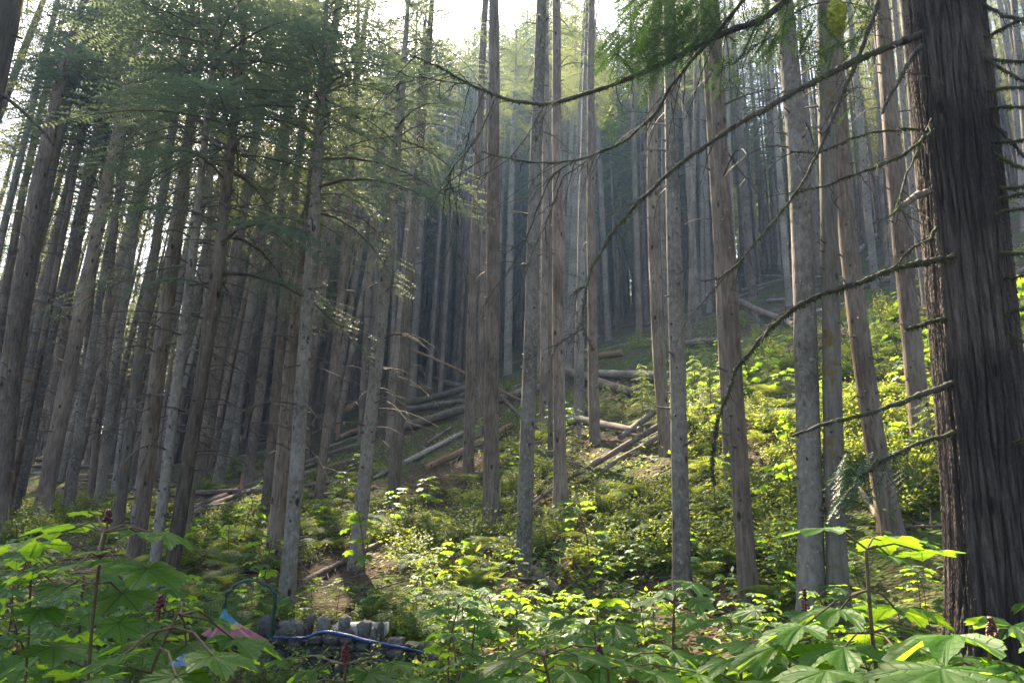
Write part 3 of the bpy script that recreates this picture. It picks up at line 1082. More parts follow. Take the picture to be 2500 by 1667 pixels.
def big_branch(pix, d0, d1, w0, w1, seed, label=None, mat=None, moss=0.5, twigs=14, twl=0.35, hang=False):
    """pix in photo px surveyed at distance d0..d1 (metres of Y)"""
    n = len(pix)
    Y = np.linspace(d0, d1, n)
    P = np.array([at_depth(a, b, y) for (a, b), y in zip(pix, Y)])
    W = np.linspace(w0, w1, n)
    pm = pxsize(P[0])
    N_ = max(24, 8 * n)
    Q = wiggle(P, N_, 0.006, seed)
    rad = np.interp(np.linspace(0, 1, N_), np.linspace(0, 1, n), W) * pm / 2
    r = np.random.default_rng(seed)
    rad = rad * (1 + 0.18 * r.normal(size=N_))
    mb = MB()
    mb.tube(Q - p, np.clip(rad, 0.002, None), 8)
    for k in range(twigs):
        i0 = r.integers(2, N_ - 1)
        d = r.normal(size=3)
        d[2] = -abs(d[2]) * (1.6 if hang else 0.5) + 0.1
        tdir = Q[min(i0 + 1, N_ - 1)] - Q[i0 - 1]
        tdir /= np.linalg.norm(tdir) + 1e-9
        d = d / np.linalg.norm(d) * 0.8 + tdir * 0.7
        L = twl * (0.2 + r.random())
        kk = np.linspace(0, 1, 6)[:, None]
        T_ = Q[i0] + d * L * kk + np.array([0, 0, -0.35 * L]) * kk ** 2 + r.normal(size=(6, 3)) * 0.012 * kk
        mb.tube(T_ - p, np.linspace(0.005, 0.0015, 6), 4)
        if L > 0.2:
            for q in range(3):
                j0 = r.integers(1, 5)
                d2 = d * 0.5 + r.normal(size=3) * 0.5
                mb.tube([T_[j0] - p, T_[j0] + d2 * L * 0.35 - p], [0.003, 0.001], 3)
    o = link('branch', mb.mesh('branch', [mat or M_branch]), ced)
    if label:
        o['label'] = label
    # moss tufts
    if moss > 0:
        mb = MB()
        cnt = int(moss * N_ * 26)
        idx = r.integers(0, N_, cnt)
        thick = rad[idx]
        idx = idx[np.argsort(-thick)][: cnt]
        n_ = len(idx)
        ang = r.normal(size=(n_, 3))
        ang /= np.linalg.norm(ang, axis=1, keepdims=True)
        patch = np.ones(n_, bool)
        a_ = Q[idx] + ang * rad[idx][:, None] * 0.9 + r.normal(size=(n_, 3)) * 0.004
        tip = a_ + ang * 0.014 + np.stack([0 * r.random(n_), 0 * r.random(n_), -0.018 * r.random(n_)], -1)
        sdv = np.cross(ang, r.normal(size=(n_, 3)))
        sdv /= np.linalg.norm(sdv, axis=1, keepdims=True) + 1e-9
        V_ = np.stack([a_ - sdv * 0.005, a_ + sdv * 0.005, tip], 1)[patch].reshape(-1, 3)
        mb.add(V_ - p, np.arange(len(V_)).reshape(-1, 3))
        link('moss', mb.mesh('moss', [M_moss], smooth=False), o)
    return Q


BA = big_branch([(1945, -30), (1875, 42), (1755, 88), (1665, 133), (1582, 173), (1489, 210), (1410, 237), (1330, 256), (1250, 248), (1210, 234), (1143, 205), (1077, 165), (1005, 136)],
                4.6, 5.6, 17, 4, 11, 'long mossy branch sweeping across the top centre', moss=1.0, twigs=26, twl=0.6, hang=True)
BB = big_branch([(1830, -40), (1816, 0), (1755, 74), (1702, 133), (1635, 213), (1609, 266), (1569, 308), (1516, 351), (1436, 385), (1348, 401), (1250, 389), (1180, 375)],
                4.6, 5.4, 11, 3, 12, 'dark arched branch below the long mossy one', moss=0.25, twigs=30, twl=0.55, hang=True)
BC = big_branch([(2250, 84), (2219, 95), (2154, 121), (2080, 153), (2005, 191), (1921, 237), (1875, 263), (1808, 300), (1728, 353), (1649, 409), (1542, 510), (1489, 576), (1449, 643), (1431, 696), (1423, 762), (1423, 800), (1445, 850)],
                4.9, 4.6, 17, 4, 13, 'long branch dropping from the cedar to the middle of the photo', moss=0.5, twigs=26, twl=0.35)
BD = big_branch([(2330, 625), (2301, 633), (2229, 645), (2154, 664), (2098, 691), (2015, 715), (1945, 747), (1875, 803), (1853, 834), (1795, 903), (1768, 980), (1747, 1033), (1739, 1126), (1744, 1180)],
                4.8, 4.3, 15, 4, 14, 'mossy branch drooping left from the cedar at mid height', moss=1.1, twigs=18, twl=0.3)
big_branch([(2160, -40), (2145, 0), (2108, 107), (2080, 177), (2047, 256), (2010, 344), (1977, 414), (1954, 450), (1922, 500), (1875, 557), (1835, 603), (1795, 651), (1755, 680), (1712, 687)],
           4.4, 4.2, 11, 3, 15, moss=0.3, twigs=16)
big_branch([(2250, 110), (2228, 135), (2191, 200), (2149, 279)], 4.8, 4.2, 11, 6, 16, moss=0.3, twigs=4)
big_branch([(2275, 325), (2247, 344), (2201, 381), (2126, 414), (2015, 454), (1931, 473)], 4.8, 4.3, 10, 3, 17, moss=0.3, twigs=10)
big_branch([(2270, 470), (2238, 477), (2196, 505)], 4.8, 4.5, 15, 15, 18, 'short thick broken stub of red-brown wood', mat=M_log, moss=0, twigs=0)
big_branch([(2330, 935), (2294, 946), (2224, 974), (2154, 997), (2084, 1020), (2015, 1034), (1935, 1064)], 4.9, 4.3, 16, 6, 19, 'bare grey branch reaching left in front of the close trunk pair', moss=0.15, twigs=5)
BJ = big_branch([(2330, 1055), (2303, 1062), (2224, 1090), (2173, 1113), (2098, 1160)], 4.9, 4.4, 11, 5, 20, moss=0.6, twigs=14)
big_branch([(2285, 555), (2270, 585), (2230, 600), (2187, 650)], 4.8, 4.4, 7, 3, 21, moss=0.3, twigs=3)
big_branch([(2275, 290), (2240, 370), (2205, 450), (2190, 520), (2130, 545)], 4.8, 4.2, 7, 3, 22, moss=0.2, twigs=8)
big_branch([(2275, 315), (2200, 317), (2127, 323), (2060, 345), (2005, 372), (1930, 372)], 4.8, 4.3, 6, 3, 23, moss=0.3, twigs=8)
big_branch([(2310, 780), (2270, 785), (2215, 803)], 4.9, 4.6, 12, 8, 24, moss=0.8, twigs=2)
rb = [[(2350, 108), (2377, 100), (2420, 85), (2470, 58), (2530, 30)], [(2350, 142), (2387, 144), (2450, 148), (2530, 155)], [(2360, 228), (2396, 223), (2450, 217), (2530, 212)],
      [(2370, 262), (2400, 265), (2450, 262), (2530, 266)], [(2370, 255), (2400, 275), (2452, 326), (2500, 382), (2530, 420)], [(2370, 356), (2410, 353), (2450, 347), (2530, 338)],
      [(2360, 115), (2387, 130), (2440, 165), (2530, 215)], [(2380, 355), (2415, 368), (2460, 395), (2530, 425)], [(2390, 462), (2426, 459), (2470, 460), (2530, 452)],
      [(2390, 495), (2426, 489), (2470, 478), (2530, 468)], [(2380, 540), (2405, 531), (2450, 515), (2530, 503)], [(2400, 615), (2440, 617), (2530, 618)],
      [(2410, 690), (2450, 682), (2530, 668)], [(2400, 790), (2424, 778), (2460, 765), (2530, 745)], [(2425, 800), (2466, 815), (2530, 850)], [(2430, 1095), (2461, 1085), (2530, 1060)],
      [(2345, 20), (2400, 10), (2450, 40), (2530, 60)]]
for k, b in enumerate(rb):
    big_branch(b, 4.9, 4.6, 9, 6, 40 + k, moss=0.5, twigs=3, twl=0.2)
# thin hanging twigs
for k, b in enumerate([[(1210, 236), (1170, 330), (1100, 417), (1096, 550), (1103, 603), (1130, 656), (1143, 710)],
                       [(1180, 222), (1150, 310), (1125, 417), (1114, 497), (1117, 630), (1117, 683)],
                       [(1450, 382), (1400, 417), (1375, 430), (1343, 523), (1306, 603), (1277, 683), (1266, 736), (1250, 789)],
                       [(1400, 392), (1346, 430), (1316, 497), (1290, 576), (1250, 651), (1210, 700), (1180, 745)],
                       [(1330, 255), (1290, 330), (1240, 390), (1160, 440), (1080, 470)], [(1143, 205), (1090, 200), (1030, 190), (960, 210)],
                       [(1423, 800), (1400, 815), (1352, 845)], [(1431, 696), (1400, 715)]]):
    big_branch(b, 5.0, 5.0, 3.6, 1.8, 60 + k, moss=0.08, twigs=9, twl=0.22)


# cedar sprays near the top
def spray_mb(mb, a, d, L, r, mat=0, leaf=0.035):
    """flat, fern-like spray of cedar foliage starting at a, along d"""
    d = d / np.linalg.norm(d)
    side = np.cross(d, [0, 0, 1.0])
    side /= np.linalg.norm(side) + 1e-9
    n = max(5, int(L / 0.03))
    q = (np.arange(n) + 0.5) / n
    base = a + d[None] * (q * L)[:, None] + np.array([0, 0, -0.35 * L])[None] * (q ** 2)[:, None]
    for sg in (-1, 1):
        tl = L * 0.42 * np.sin(pi * np.clip(q * 0.85 + 0.15, 0, 1)) + 0.01
        for b, l_ in zip(base, tl):
            td = d * 0.6 + side * sg * 0.8 + [0, 0, -0.15]
            k = max(2, int(l_ / 0.016))
            qq = (np.arange(k) + 0.5) / k
            pt = b + td[None] * (qq * l_)[:, None]
            for s2 in (-1, 1):
                pr = np.cross(td, [0, 0, 1]) * s2
                ln = leaf * (0.6 + 0.5 * r.random(k)) * (1.1 - 0.6 * qq)
                tip = pt + (td[None] * 0.8 + pr[None] * 0.6 + r.normal(size=(k, 3)) * 0.12) * ln[:, None]
                V = np.stack([pt, pt + td[None] * 0.012, tip], 1).reshape(-1, 3)
                mb.add(V, np.arange(k * 3).reshape(-1, 3), mat)


def spray_group(name, zones, seed, Y0, Y1, parent=None, n=60):
    r = np.random.default_rng(seed)
    mb = MB()
    for (x0, x1, y0, y1, cnt) in zones:
        for k in range(cnt):
            a = at_depth(x0 + (x1 - x0) * r.random(), y0 + (y1 - y0) * r.random(), Y0 + (Y1 - Y0) * r.random())
            d = np.array([-0.5 + 0.5 * r.normal(), 0.4 * r.normal(), -0.5 - 0.5 * r.random()])
            spray_mb(mb, a - p, d, 0.16 + 0.16 * r.random(), r)
    return link(name, mb.mesh(name, [M_cedarleaf], smooth=False), parent or ced)


spray_group('foliage_spray', [(1540, 1760, -40, 90, 130), (1480, 1700, 60, 130, 50), (1560, 1620, 100, 190, 10), (1740, 1800, 120, 190, 8), (1480, 1505, 230, 260, 3)], 3, 4.3, 5.6)
spray_group('foliage_spray', [(1880, 2010, -30, 90, 45), (2060, 2140, -30, 60, 12), (1990, 2060, 60, 130, 8), (1760, 1880, -40, 60, 16), (2100, 2110, 200, 230, 2)], 4, 4.3, 5.6)
spray_group('foliage_spray', [(2060, 2230, 1085, 1150, 20), (2080, 2150, 1140, 1180, 5)], 6, 4.3, 4.8)

# moss ball hung on the branch
q = at_depth(2043, 40, 4.35)
mb = MB()
r = np.random.default_rng(9)
ths = np.linspace(0.02, pi - 0.02, 14)
ph = np.linspace(0, 2 * pi, 16, endpoint=False)
prof = np.sin(ths) ** 0.8
hh = 0.135
V = []
for t_, pf in zip(ths, prof):
    wq = 0.062 * pf * (1.15 - 0.45 * (1 - cos(t_)) / 2)
    for f_ in ph:
        nz = 1 + 0.15 * r.normal()
        V.append([wq * nz * cos(f_), wq * nz * sin(f_), hh * cos(t_)])
i = np.arange(13)[:, None] * 16
j = np.arange(16)[None]
mb.add(V, np.stack([i + j, i + (j + 1) % 16, i + 16 + (j + 1) % 16, i + 16 + j], -1).reshape(-1, 4))
V = np.array(V)
idx = r.integers(0, len(V), 2600)
a = V[idx] * (1 + 0.05 * r.normal(size=(2600, 1))) + r.normal(size=(2600, 3)) * 0.006
nr = a / (np.linalg.norm(a, axis=1, keepdims=True) + 1e-6) * [1, 1, 0.5]
sdv = np.cross(nr, r.normal(size=(2600, 3)))
sdv /= np.linalg.norm(sdv, axis=1, keepdims=True) + 1e-9
tip = a + nr * 0.012 + [0, 0, -0.006]
VV = np.stack([a - sdv * 0.004, a + sdv * 0.004, tip], 1).reshape(-1, 3)
mb.add(VV, np.arange(len(VV)).reshape(-1, 3))
tag(link('moss_clump', mb.mesh('moss_clump', [M_ball], smooth=False), None, q), 'yellow-green oval clump of moss hanging at the top right', 'moss')

# mossy branch poking in at the left edge, with its tree just outside
pb = np.array([-5.3, 6.0, float(hgt(-5.3, 6.0))])
root = thing('mossy_tree', pb, 'mossy-branched tree just outside the left edge, limb poking in', 'tree')
mb = MB()
mb.tube([[0, 0, -0.3], [0, 0, 3], [0.1, 0, 8], [0.2, 0, 14]], [0.25, 0.2, 0.16, 0.05], 14)
link('trunk', mb.mesh('trunk', [M_mossb]), root)
for pix in ([(-120, 150), (-40, 205), (0, 231), (45, 258), (80, 292), (106, 319), (130, 353)], [(-120, 40), (-50, 65), (0, 77), (30, 84), (53, 92)]):
    P_ = np.array([[0.05, 0, at_depth(pix[0][0], pix[0][1], 6.0)[2] - pb[2] + 0.6]] + [list(at_depth(a, b, 6.0) - pb) for a, b in pix])
    mb = MB()
    mb.tube(wiggle(P_, 26, 0.01, 3), np.linspace(0.035, 0.012, 26), 8)
    link('branch', mb.mesh('branch', [M_branch]), root)


log_pts = []
# ------------------------------------------------------------------ fallen logs
def log(pts, w0, w1, label, mat=None, group=None, lift=None, seed=0, name='fallen_log', stub=8, air=()):
    P = []
    r = np.random.default_rng(seed + 77)
    for k, (a, b) in enumerate(pts):
        g = ground_hit(a, b)
        P.append(g)
    P = np.array(P)
    if len(air):
        # ends held in the air: keep the distance of the grounded end
        for k in air:
            ref = P[0] if 0 not in air else P[-1]
            P[k] = at_depth(pts[k][0], pts[k][1], ref[1])
    c = P.mean(0)
    W = np.linspace(w0, w1, len(P))
    rad = np.array([max(0.015, w_ * pxsize(q_) / 2) for w_, q_ in zip(W, P)])
    for f_ in np.linspace(0, 1, 14):
        log_pts.append((np.interp(f_, np.linspace(0, 1, len(P)), P[:, 0]), np.interp(f_, np.linspace(0, 1, len(P)), P[:, 1])))
    if not len(air):
        P[:, 2] += rad * (1.5 if lift is None else lift)
    N_ = 16
    Q = wiggle(P, N_, 0.02 * rad.mean() / 0.1, seed) - c
    R_ = np.interp(np.linspace(0, 1, N_), np.linspace(0, 1, len(P)), rad)
    mb = MB()
    mb.tube(Q, R_ * (1 + 0.04 * r.normal(size=N_)), 12)
    for k in range(stub):
        i0 = r.integers(1, N_ - 1)
        d = r.normal(size=3)
        d[2] = abs(d[2])
        d /= np.linalg.norm(d)
        L = 0.08 + 0.3 * r.random() ** 2
        mb.tube([Q[i0], Q[i0] + d * (R_[i0] + L * 0.5), Q[i0] + d * (R_[i0] + L) + [0, 0, 0.03 * r.normal()]], [0.018, 0.012, 0.005], 4)
    return tag(link(name, mb.mesh(name, [mat or M_log]), None, c), label, 'log', group)


LOGS = [
 ([(986, 1060), (1060, 1038), (1136, 1016)], 24, 21, 'thick log between two front trunks left of centre'),
 ([(1212, 996), (1250, 982), (1320, 958)], 23, 18, 'dark brown log behind the smooth grey front trunk'),
 ([(992, 998), (1070, 980), (1136, 960)], 17, 15, 'grey log, uppermost of three stacked above the thick log'),
 ([(992, 1010), (1060, 1000), (1130, 988)], 15, 12, 'grey log, lowest of three stacked above the thick log'),
 ([(1061, 1002), (1133, 984)], 12, 10, 'slim log, middle of three stacked above the thick log'),
 ([(446, 1262), (540, 1222), (640, 1184), (737, 1144), (820, 1110), (890, 1088)], 15, 12, 'very long log slanting up from lower left to the centre-left'),
 ([(450, 1272), (540, 1235), (640, 1200)], 16, 13, 'log lying close below the very long slanting log'),
 ([(737, 1152), (790, 1128)], 11, 8, 'short log under the upper part of the very long slanting log'),
 ([(830, 1076), (873, 1057)], 12, 11, 'log end poking out beside the reddish splintered stump'),
 ([(800, 1032), (872, 1001)], 20, 17, 'brush-covered log behind the reddish splintered stump'),
 ([(909, 1176), (953, 1154)], 9, 9, 'slim pale log ending behind the hollow-footed trunk'),
 ([(1040, 1156), (1130, 1114), (1190, 1080), (1250, 1050)], 17, 15, 'sunlit bare log sloping up from the red-brown brush pile'),
 ([(986, 1140), (1077, 1092), (1130, 1062)], 13, 10, 'mossy log parallel above the sunlit bare log'),
 ([(1042, 1088), (1098, 1050)], 8, 7, 'thin grey log above the mossy parallel log'),
 ([(1024, 916), (1075, 938), (1122, 953)], 12, 12, 'grey log sloping down to the right above the stacked logs'),
 ([(1381, 924), (1460, 948), (1553, 975)], 25, 20, 'stout grey-tan log sloping down right inside the log pile'),
 ([(1457, 926), (1550, 930), (1640, 938)], 20, 23, 'thick peeling log lying level on top of the log pile'),
 ([(1380, 897), (1450, 882), (1521, 870)], 16, 15, 'red-brown log rising right behind the log pile'),
 ([(1460, 990), (1510, 977)], 10, 9, 'short reddish log below the peeling level log'),
 ([(1383, 1036), (1470, 1048), (1563, 1066)], 20, 17, 'crumbling rotten log glowing in the sun'),
 ([(1303, 1243), (1343, 1213), (1436, 1163), (1530, 1112), (1609, 1070)], 9, 17, 'long knobbly diagonal log right of centre'),
 ([(1470, 1167), (1540, 1128), (1614, 1084)], 12, 13, 'log lying behind the long knobbly diagonal log'),
 ([(1516, 1093), (1595, 1036)], 16, 17, 'mossy log with a bare tan end above the knobbly log'),
 ([(1675, 851), (1755, 843)], 17, 16, 'dark log half sunk in greenery behind the lichened trunk'),
 ([(1457, 775), (1497, 770)], 8, 8, 'thin log under the bent white root'),
 ([(1797, 680), (1900, 679), (2020, 682), (2140, 683), (2240, 684)], 7, 7, 'long thin pale log lying level across the hillside'),
 ([(1805, 747), (1870, 775), (1940, 803)], 16, 15, 'log running right from the mossy root plate'),
 ([(1832, 650), (1875, 633), (1905, 615)], 9, 8, 'reddish log above the level pale log'),
 ([(2094, 624), (2154, 568)], 12, 9, 'dark log leaning uphill behind the whitish dotted trunk'),
 ([(2070, 610), (2110, 570)], 10, 8, 'dark log beside the flaky pair, slanting uphill'),
 ([(1875, 740), (1919, 737)], 8, 8, 'short pale log left of the flaky-barked trunk'),
 ([(738, 1438), (795, 1405), (850, 1374), (925, 1340)], 17, 13, 'mossy brown log rising to the leaning front trunk'),
 ([(2208, 1295), (2319, 1287)], 7, 6, 'thin dark log lying left of the cedar foot'),
 ([(1300, 1405), (1362, 1458)], 20, 19, 'yellow-mossed log at the foot of the smooth grey trunk'),
 ([(755, 1182), (795, 1198)], 9, 8, 'short grey log stub at the slender brown trunk'),
 ([(1830, 600), (1905, 560)], 6, 6, 'thin log on the upper hillside left of the whitish leaning trunk'),
 ([(2435, 700), (2520, 655)], 12, 10, 'log slanting up right of the huge cedar'),
]
for k, (pts, w0, w1, lb) in enumerate(LOGS):
    mt = M_log
    if 'pale' in lb or 'sunlit bare' in lb or 'peeling' in lb or 'rotten' in lb:
        mt = M_logpale
    if 'red' in lb:
        mt = M_orange
    log(pts, w0, w1, lb, mt, seed=k, stub=16 if 'knobbly' in lb else 6, lift=3.2 if 'knobbly' in lb else None)
log([(2146, 1280), (2085, 1180)], 15, 13, 'white bare pole lying in the sun left of the leaning thick trunk', M_logpale, seed=90, stub=2)
log([(1272, 978), (1175, 929), (1090, 889), (1004, 852)], 8, 5, 'orange snapped pole jutting up left over the log pile', M_orange, seed=91, air=(1, 2, 3), stub=10)
log([(1268, 1014), (1212, 957)], 9, 8, 'thin log propped against the smooth grey front trunk', M_log, seed=92, air=(1,), stub=2)
log([(1061, 966), (1018, 919)], 4, 3, 'thin pale stick leaning by the sloping grey log', M_twiglit, seed=93, air=(1,), stub=4)
log([(1497, 746), (1475, 738), (1457, 724)], 8, 5, 'bent white root curling up on the brow', M_logpale, seed=94, air=(1, 2), stub=1)
# random logs of the hillside
nlog = 0
tr = 0
while nlog < 95 and tr < 4000:
    tr += 1
    u = -0.95 + 1.9 * rng.random()
    y = 18 + 42 * rng.random()
    if -0.3 < u < 0.3 and y < 30:
        continue
    if u >= 0.3 and y < 26 + (u - 0.3) * 6:
        continue
    x = u * y
    L = 2 + 6 * rng.random()
    az = radians(20 + 28 * rng.normal()) if u > 0 else radians(15 + 25 * rng.normal())
    dx, dy = cos(az) * L / 2, sin(az) * L / 2
    s = np.linspace(-1, 1, 6)
    P = np.stack([x + dx * s, y + dy * s, 0 * s], -1)
    rad = 0.05 + 0.08 * rng.random()
    P[:, 2] = hgt(P[:, 0], P[:, 1]).min() * 0.15 + hgt(P[:, 0], P[:, 1]) * 0.85 + rad * (0.8 + 1.5 * rng.random())
    c = P.mean(0)
    mb = MB()
    mb.tube(wiggle(P - c, 9, 0.02, tr), np.linspace(rad, rad * 0.6, 9), 8)
    for q in range(5):
        a = P[rng.integers(0, 6)] - c
        d = rng.normal(size=3)
        d[2] = abs(d[2])
        mb.tube([a, a + d * 0.25], [0.015, 0.005], 3)
    o = link('fallen_log', mb.mesh('fallen_log', [[M_log, M_log, M_logpale, M_log][nlog % 4]]), None, c)
    if u > 0:
        tag(o, 'fallen log in the tangle strewn over the upper right hillside', 'log', 'logs strewn on the right hillside')
    else:
        tag(o, 'fallen log on the dark floor between the left trunks', 'log', 'logs on the floor of the left stand')
    nlog += 1

# root plate of the fallen tree
p0 = ground_hit(1852, 822)
mb = MB()
r = np.random.default_rng(21)
px = pxsize(p0)
for k in range(46):
    a = r.random() * 2 * pi
    R_ = (18 + 22 * r.random()) * px
    d = np.array([cos(a) * 0.55, 0.25 * r.normal(), sin(a)])
    c0 = np.array([0, 0, 34 * px])
    mb.tube([c0, c0 + d * R_ * 0.6, c0 + d * R_ + r.normal(size=3) * 0.06 - [0, 0, 0.05]], [0.07, 0.04, 0.01], 5)
tag(link('root_plate', mb.mesh('root_plate', [M_mossb]), None, p0), 'upturned mossy root plate at the end of a fallen tree', 'roots')


# brush piles
def brush(x0, y0, W, Hh, n, label, mat, seed):
    p0 = ground_hit(x0, y0)
    px = pxsize(p0)
    r = np.random.default_rng(seed)
    mb = MB()
    for k in range(n):
        bx = r.normal() * W * px * 0.4
        by = r.normal() * W * px * 0.25
        bz = float(hgt(p0[0] + bx, p0[1] + by)) - p0[2]
        L = (0.5 + r.random()) * W * px * 0.35
        az = r.normal() * 0.9 + (0 if r.random() < 0.5 else pi)
        el = 0.15 + 0.25 * r.normal()
        d = np.array([cos(az) * cos(el), sin(az) * cos(el), sin(el)])
        a = np.array([bx, by, bz + 0.02 + abs(r.normal()) * Hh * px * 0.35])
        t_ = np.linspace(0, 1, 5)[:, None]
        P = a + d * L * t_ + np.array([0, 0, -0.25 * L]) * t_ ** 2 + r.normal(size=(5, 3)) * 0.02
        mb.tube(P, np.linspace(0.010, 0.003, 5), 3, cap=False)
        for q in range(3):
            b = P[1 + q]
            d2 = d * 0.4 + r.normal(size=3) * 0.4
            mb.tube([b, b + d2 * L * 0.3], [0.005, 0.002], 3, cap=False)
    tag(link('brush_pile', mb.mesh('brush_pile', [mat]), None, p0), label, 'brush')


M_redtwig = plain('red_brown_twig', (0.19, 0.11, 0.075), var=0.4)
brush(1050, 1215, 170, 60, 260, 'red-brown pile of dead branches below the sunlit bare log', M_redtwig, 1)
brush(1120, 1300, 120, 40, 150, 'dark heap of dead twigs left of the flared grey trunk', M_twig, 2)
brush(1545, 800, 90, 60, 200, 'brown brush heap at the foot of the leaning pale tree', M_redtwig, 3)
brush(735, 1110, 60, 80, 130, 'dark wiry brush mass behind the lichen-pale front trunk', M_twig, 4)
brush(1400, 1330, 110, 50, 90, 'tangle of dry curved twigs below the knobbly diagonal log', M_redtwig, 5)
brush(820, 1030, 110, 40, 120, 'grey brushwood left of the reddish splintered stump', M_twiglit, 6)
brush(1740, 800, 70, 40, 80, 'dry brush right below the close pale pair on the brow', M_redtwig, 7)


# ------------------------------------------------------------------ plants
def leaf_template(seed=0, teeth=3):
    """palmate blade: 7 lobes; returns V, faces, uv. +x = tip of middle lobe"""
    r = np.random.default_rng(seed)
    angs = np.radians([-142, -98, -50, 0, 50, 98, 142])
    lens = np.array([0.55, 0.8, 0.95, 1.08, 0.95, 0.8, 0.55]) * (1 + 0.05 * r.normal(size=7))
    B, U, lob = [], [], []
    for i in range(7):
        a, L = angs[i], lens[i]
        half = radians(24)
        for s_, rr_ in ((-1.0, 0.70), (-0.72, 0.82), (-0.62, 0.78), (-0.42, 0.91), (-0.30, 0.87), (-0.14, 0.97), (0, 1.0), (0.14, 0.97), (0.30, 0.87), (0.42, 0.91), (0.62, 0.78), (0.72, 0.82)):
            th = a + s_ * half
            B.append([L * rr_ * cos(th), L * rr_ * sin(th)])
            lob.append(i)
    th = radians(170)
    B.append([0.30 * cos(th), 0.30 * sin(th)])
    lob.append(6)
    B.append([0.30 * cos(-th), 0.30 * sin(-th)])
    lob.append(0)
    B = np.array(B)
    lob = np.array(lob)
    n = len(B)
    # unnatural closing gap: last two join through the notch near the stalk
    outer = B
    inner = B * 0.5
    V2 = np.vstack([[[0, 0]], inner, outer])
    li = np.concatenate([[3], lob, lob])
    ax = np.stack([np.cos(angs[li]), np.sin(angs[li])], -1)
    along = (V2 * ax).sum(1)
    perp = np.abs(V2[:, 0] * ax[:, 1] - V2[:, 1] * ax[:, 0])
    rr = np.linalg.norm(V2, axis=1)
    z = -0.20 * rr ** 2 + 0.32 * perp + 0.015 * r.normal(size=len(V2))
    V = np.column_stack([V2, z])
    Fc = []
    for i in range(n):
        j_ = (i + 1) % n
        if i == n - 2:
            continue
        Fc.append([0, 1 + i, 1 + j_, 1 + j_])
        Fc.append([1 + i, 1 + n + i, 1 + n + j_, 1 + j_])
    return V, np.array(Fc), np.stack([along, perp], -1)


LT = [leaf_template(k) for k in range(4)]


def put_leaf(mb, pos, az, size, tilt, roll, k, mat=0):
    V, Fc, U = LT[k % 4]
    q_ = np.random.default_rng(int(abs(pos[0] * 1000 + pos[1] * 777)) + k)
    V = V * size * [1 + 0.1 * q_.normal(), 1 + 0.1 * q_.normal(), 0.5 + 1.1 * q_.random()]
    V = V + [0, 0, 1] * (0.06 * size * np.sin(V[:, :1] / size * 3 + q_.random() * 6) * q_.random())
    ct, st = cos(tilt), sin(tilt)
    cr, sr = cos(roll), sin(roll)
    Rx = np.array([[1, 0, 0], [0, cr, -sr], [0, sr, cr]])
    Ry = np.array([[ct, 0, st], [0, 1, 0], [-st, 0, ct]])
    ca, sa = cos(az), sin(az)
    Rz = np.array([[ca, -sa, 0], [sa, ca, 0], [0, 0, 1]])
    V = V @ (Rz @ Ry @ Rx).T + pos
    mb.add(V, Fc, mat, U)


def berries(r, base, h=0.10, n=45, w0=0.017):
    mb = MB()
    oc = np.array([[1, 0, 0], [-1, 0, 0], [0, 1, 0], [0, -1, 0], [0, 0, 1], [0, 0, -1]]) * 1.0
    fo = np.array([[0, 2, 4], [2, 1, 4], [1, 3, 4], [3, 0, 4], [2, 0, 5], [1, 2, 5], [3, 1, 5], [0, 3, 5]])
    for k in range(n):
        t = r.random()
        a = r.random() * 6.28
        w_ = w0 * (1 - t * 0.8)
        mb.add(oc * 0.0045 + base + np.array([w_ * cos(a), w_ * sin(a), t * h]), fo)
    mb.tube([base - [0, 0, 0.02], base + [0, 0, h]], [0.004, 0.002], 4)
    return mb


def club_plant(seed, h, nl, size):
    r = np.random.default_rng(seed)
    st, fo = MB(), MB()
    t = np.linspace(0, 1, 8)[:, None]
    bend = r.normal(size=2) * 0.12
    P = np.hstack([bend[0] * t ** 2 + 0.02 * np.sin(t * 7), bend[1] * t ** 2, h * t])
    P[0, 2] = -0.1
    st.tube(P, np.linspace(0.011, 0.007, 8), 6)
    for k in range(nl):
        f = 1 - 0.62 * (k / nl) ** 1.2
        b = np.array([np.interp(f, t[:, 0], P[:, q]) for q in range(3)])
        az = k * 2.4 + r.normal() * 0.3
        L = (0.13 + 0.22 * (k / nl) + 0.05 * r.random()) * size / 0.15
        e = b + np.array([cos(az) * L, sin(az) * L, L * (0.35 - 0.3 * k / nl) + 0.03 * r.random()])
        mid = (b + e) / 2 + [0, 0, 0.03]
        st.tube([b, mid, e], [0.004, 0.003, 0.0025], 4, cap=False)
        put_leaf(fo, e, az + 0.2 * r.normal(), size * (0.75 + 0.4 * r.random()), radians(4 + 10 * abs(r.normal())), radians(8 * r.normal()), k)
    return st, fo, P[-1]


CLUBS = []
for v in range(8):
    r = np.random.default_rng(500 + v)
    h = 0.62 + 0.07 * v
    st, fo, tip = club_plant(500 + v, h, 11 + v % 4, 0.135 + 0.008 * (v % 3))
    CLUBS.append((st.mesh('stem', [M_stem]), fo.mesh('foliage', [M_club]), berries(r, tip).mesh('berry_cluster', [M_berry]) if v % 4 == 0 else None))

BIGC = []
for v in range(5):
    st, fo, tip = club_plant(560 + v, 0.72 + 0.05 * v, 9, 0.175)
    BIGC.append((st.mesh('stem', [M_stem]), fo.mesh('foliage', [M_hero]), None))


def log_near(x, y, r0=0.55):
    for a, b in log_pts:
        d = y - b
        if abs(x - a * y / max(b, 1)) < r0 and -2.0 < d < 0.3:
            return True
    return False


def stones_clear(x, y):
    return -2.9 < x < -0.75 and 6.2 < y < 8.6


def sees(x, y, lo=-0.85, hi=0.85):
    return lo < x / max(y, 0.1) < hi


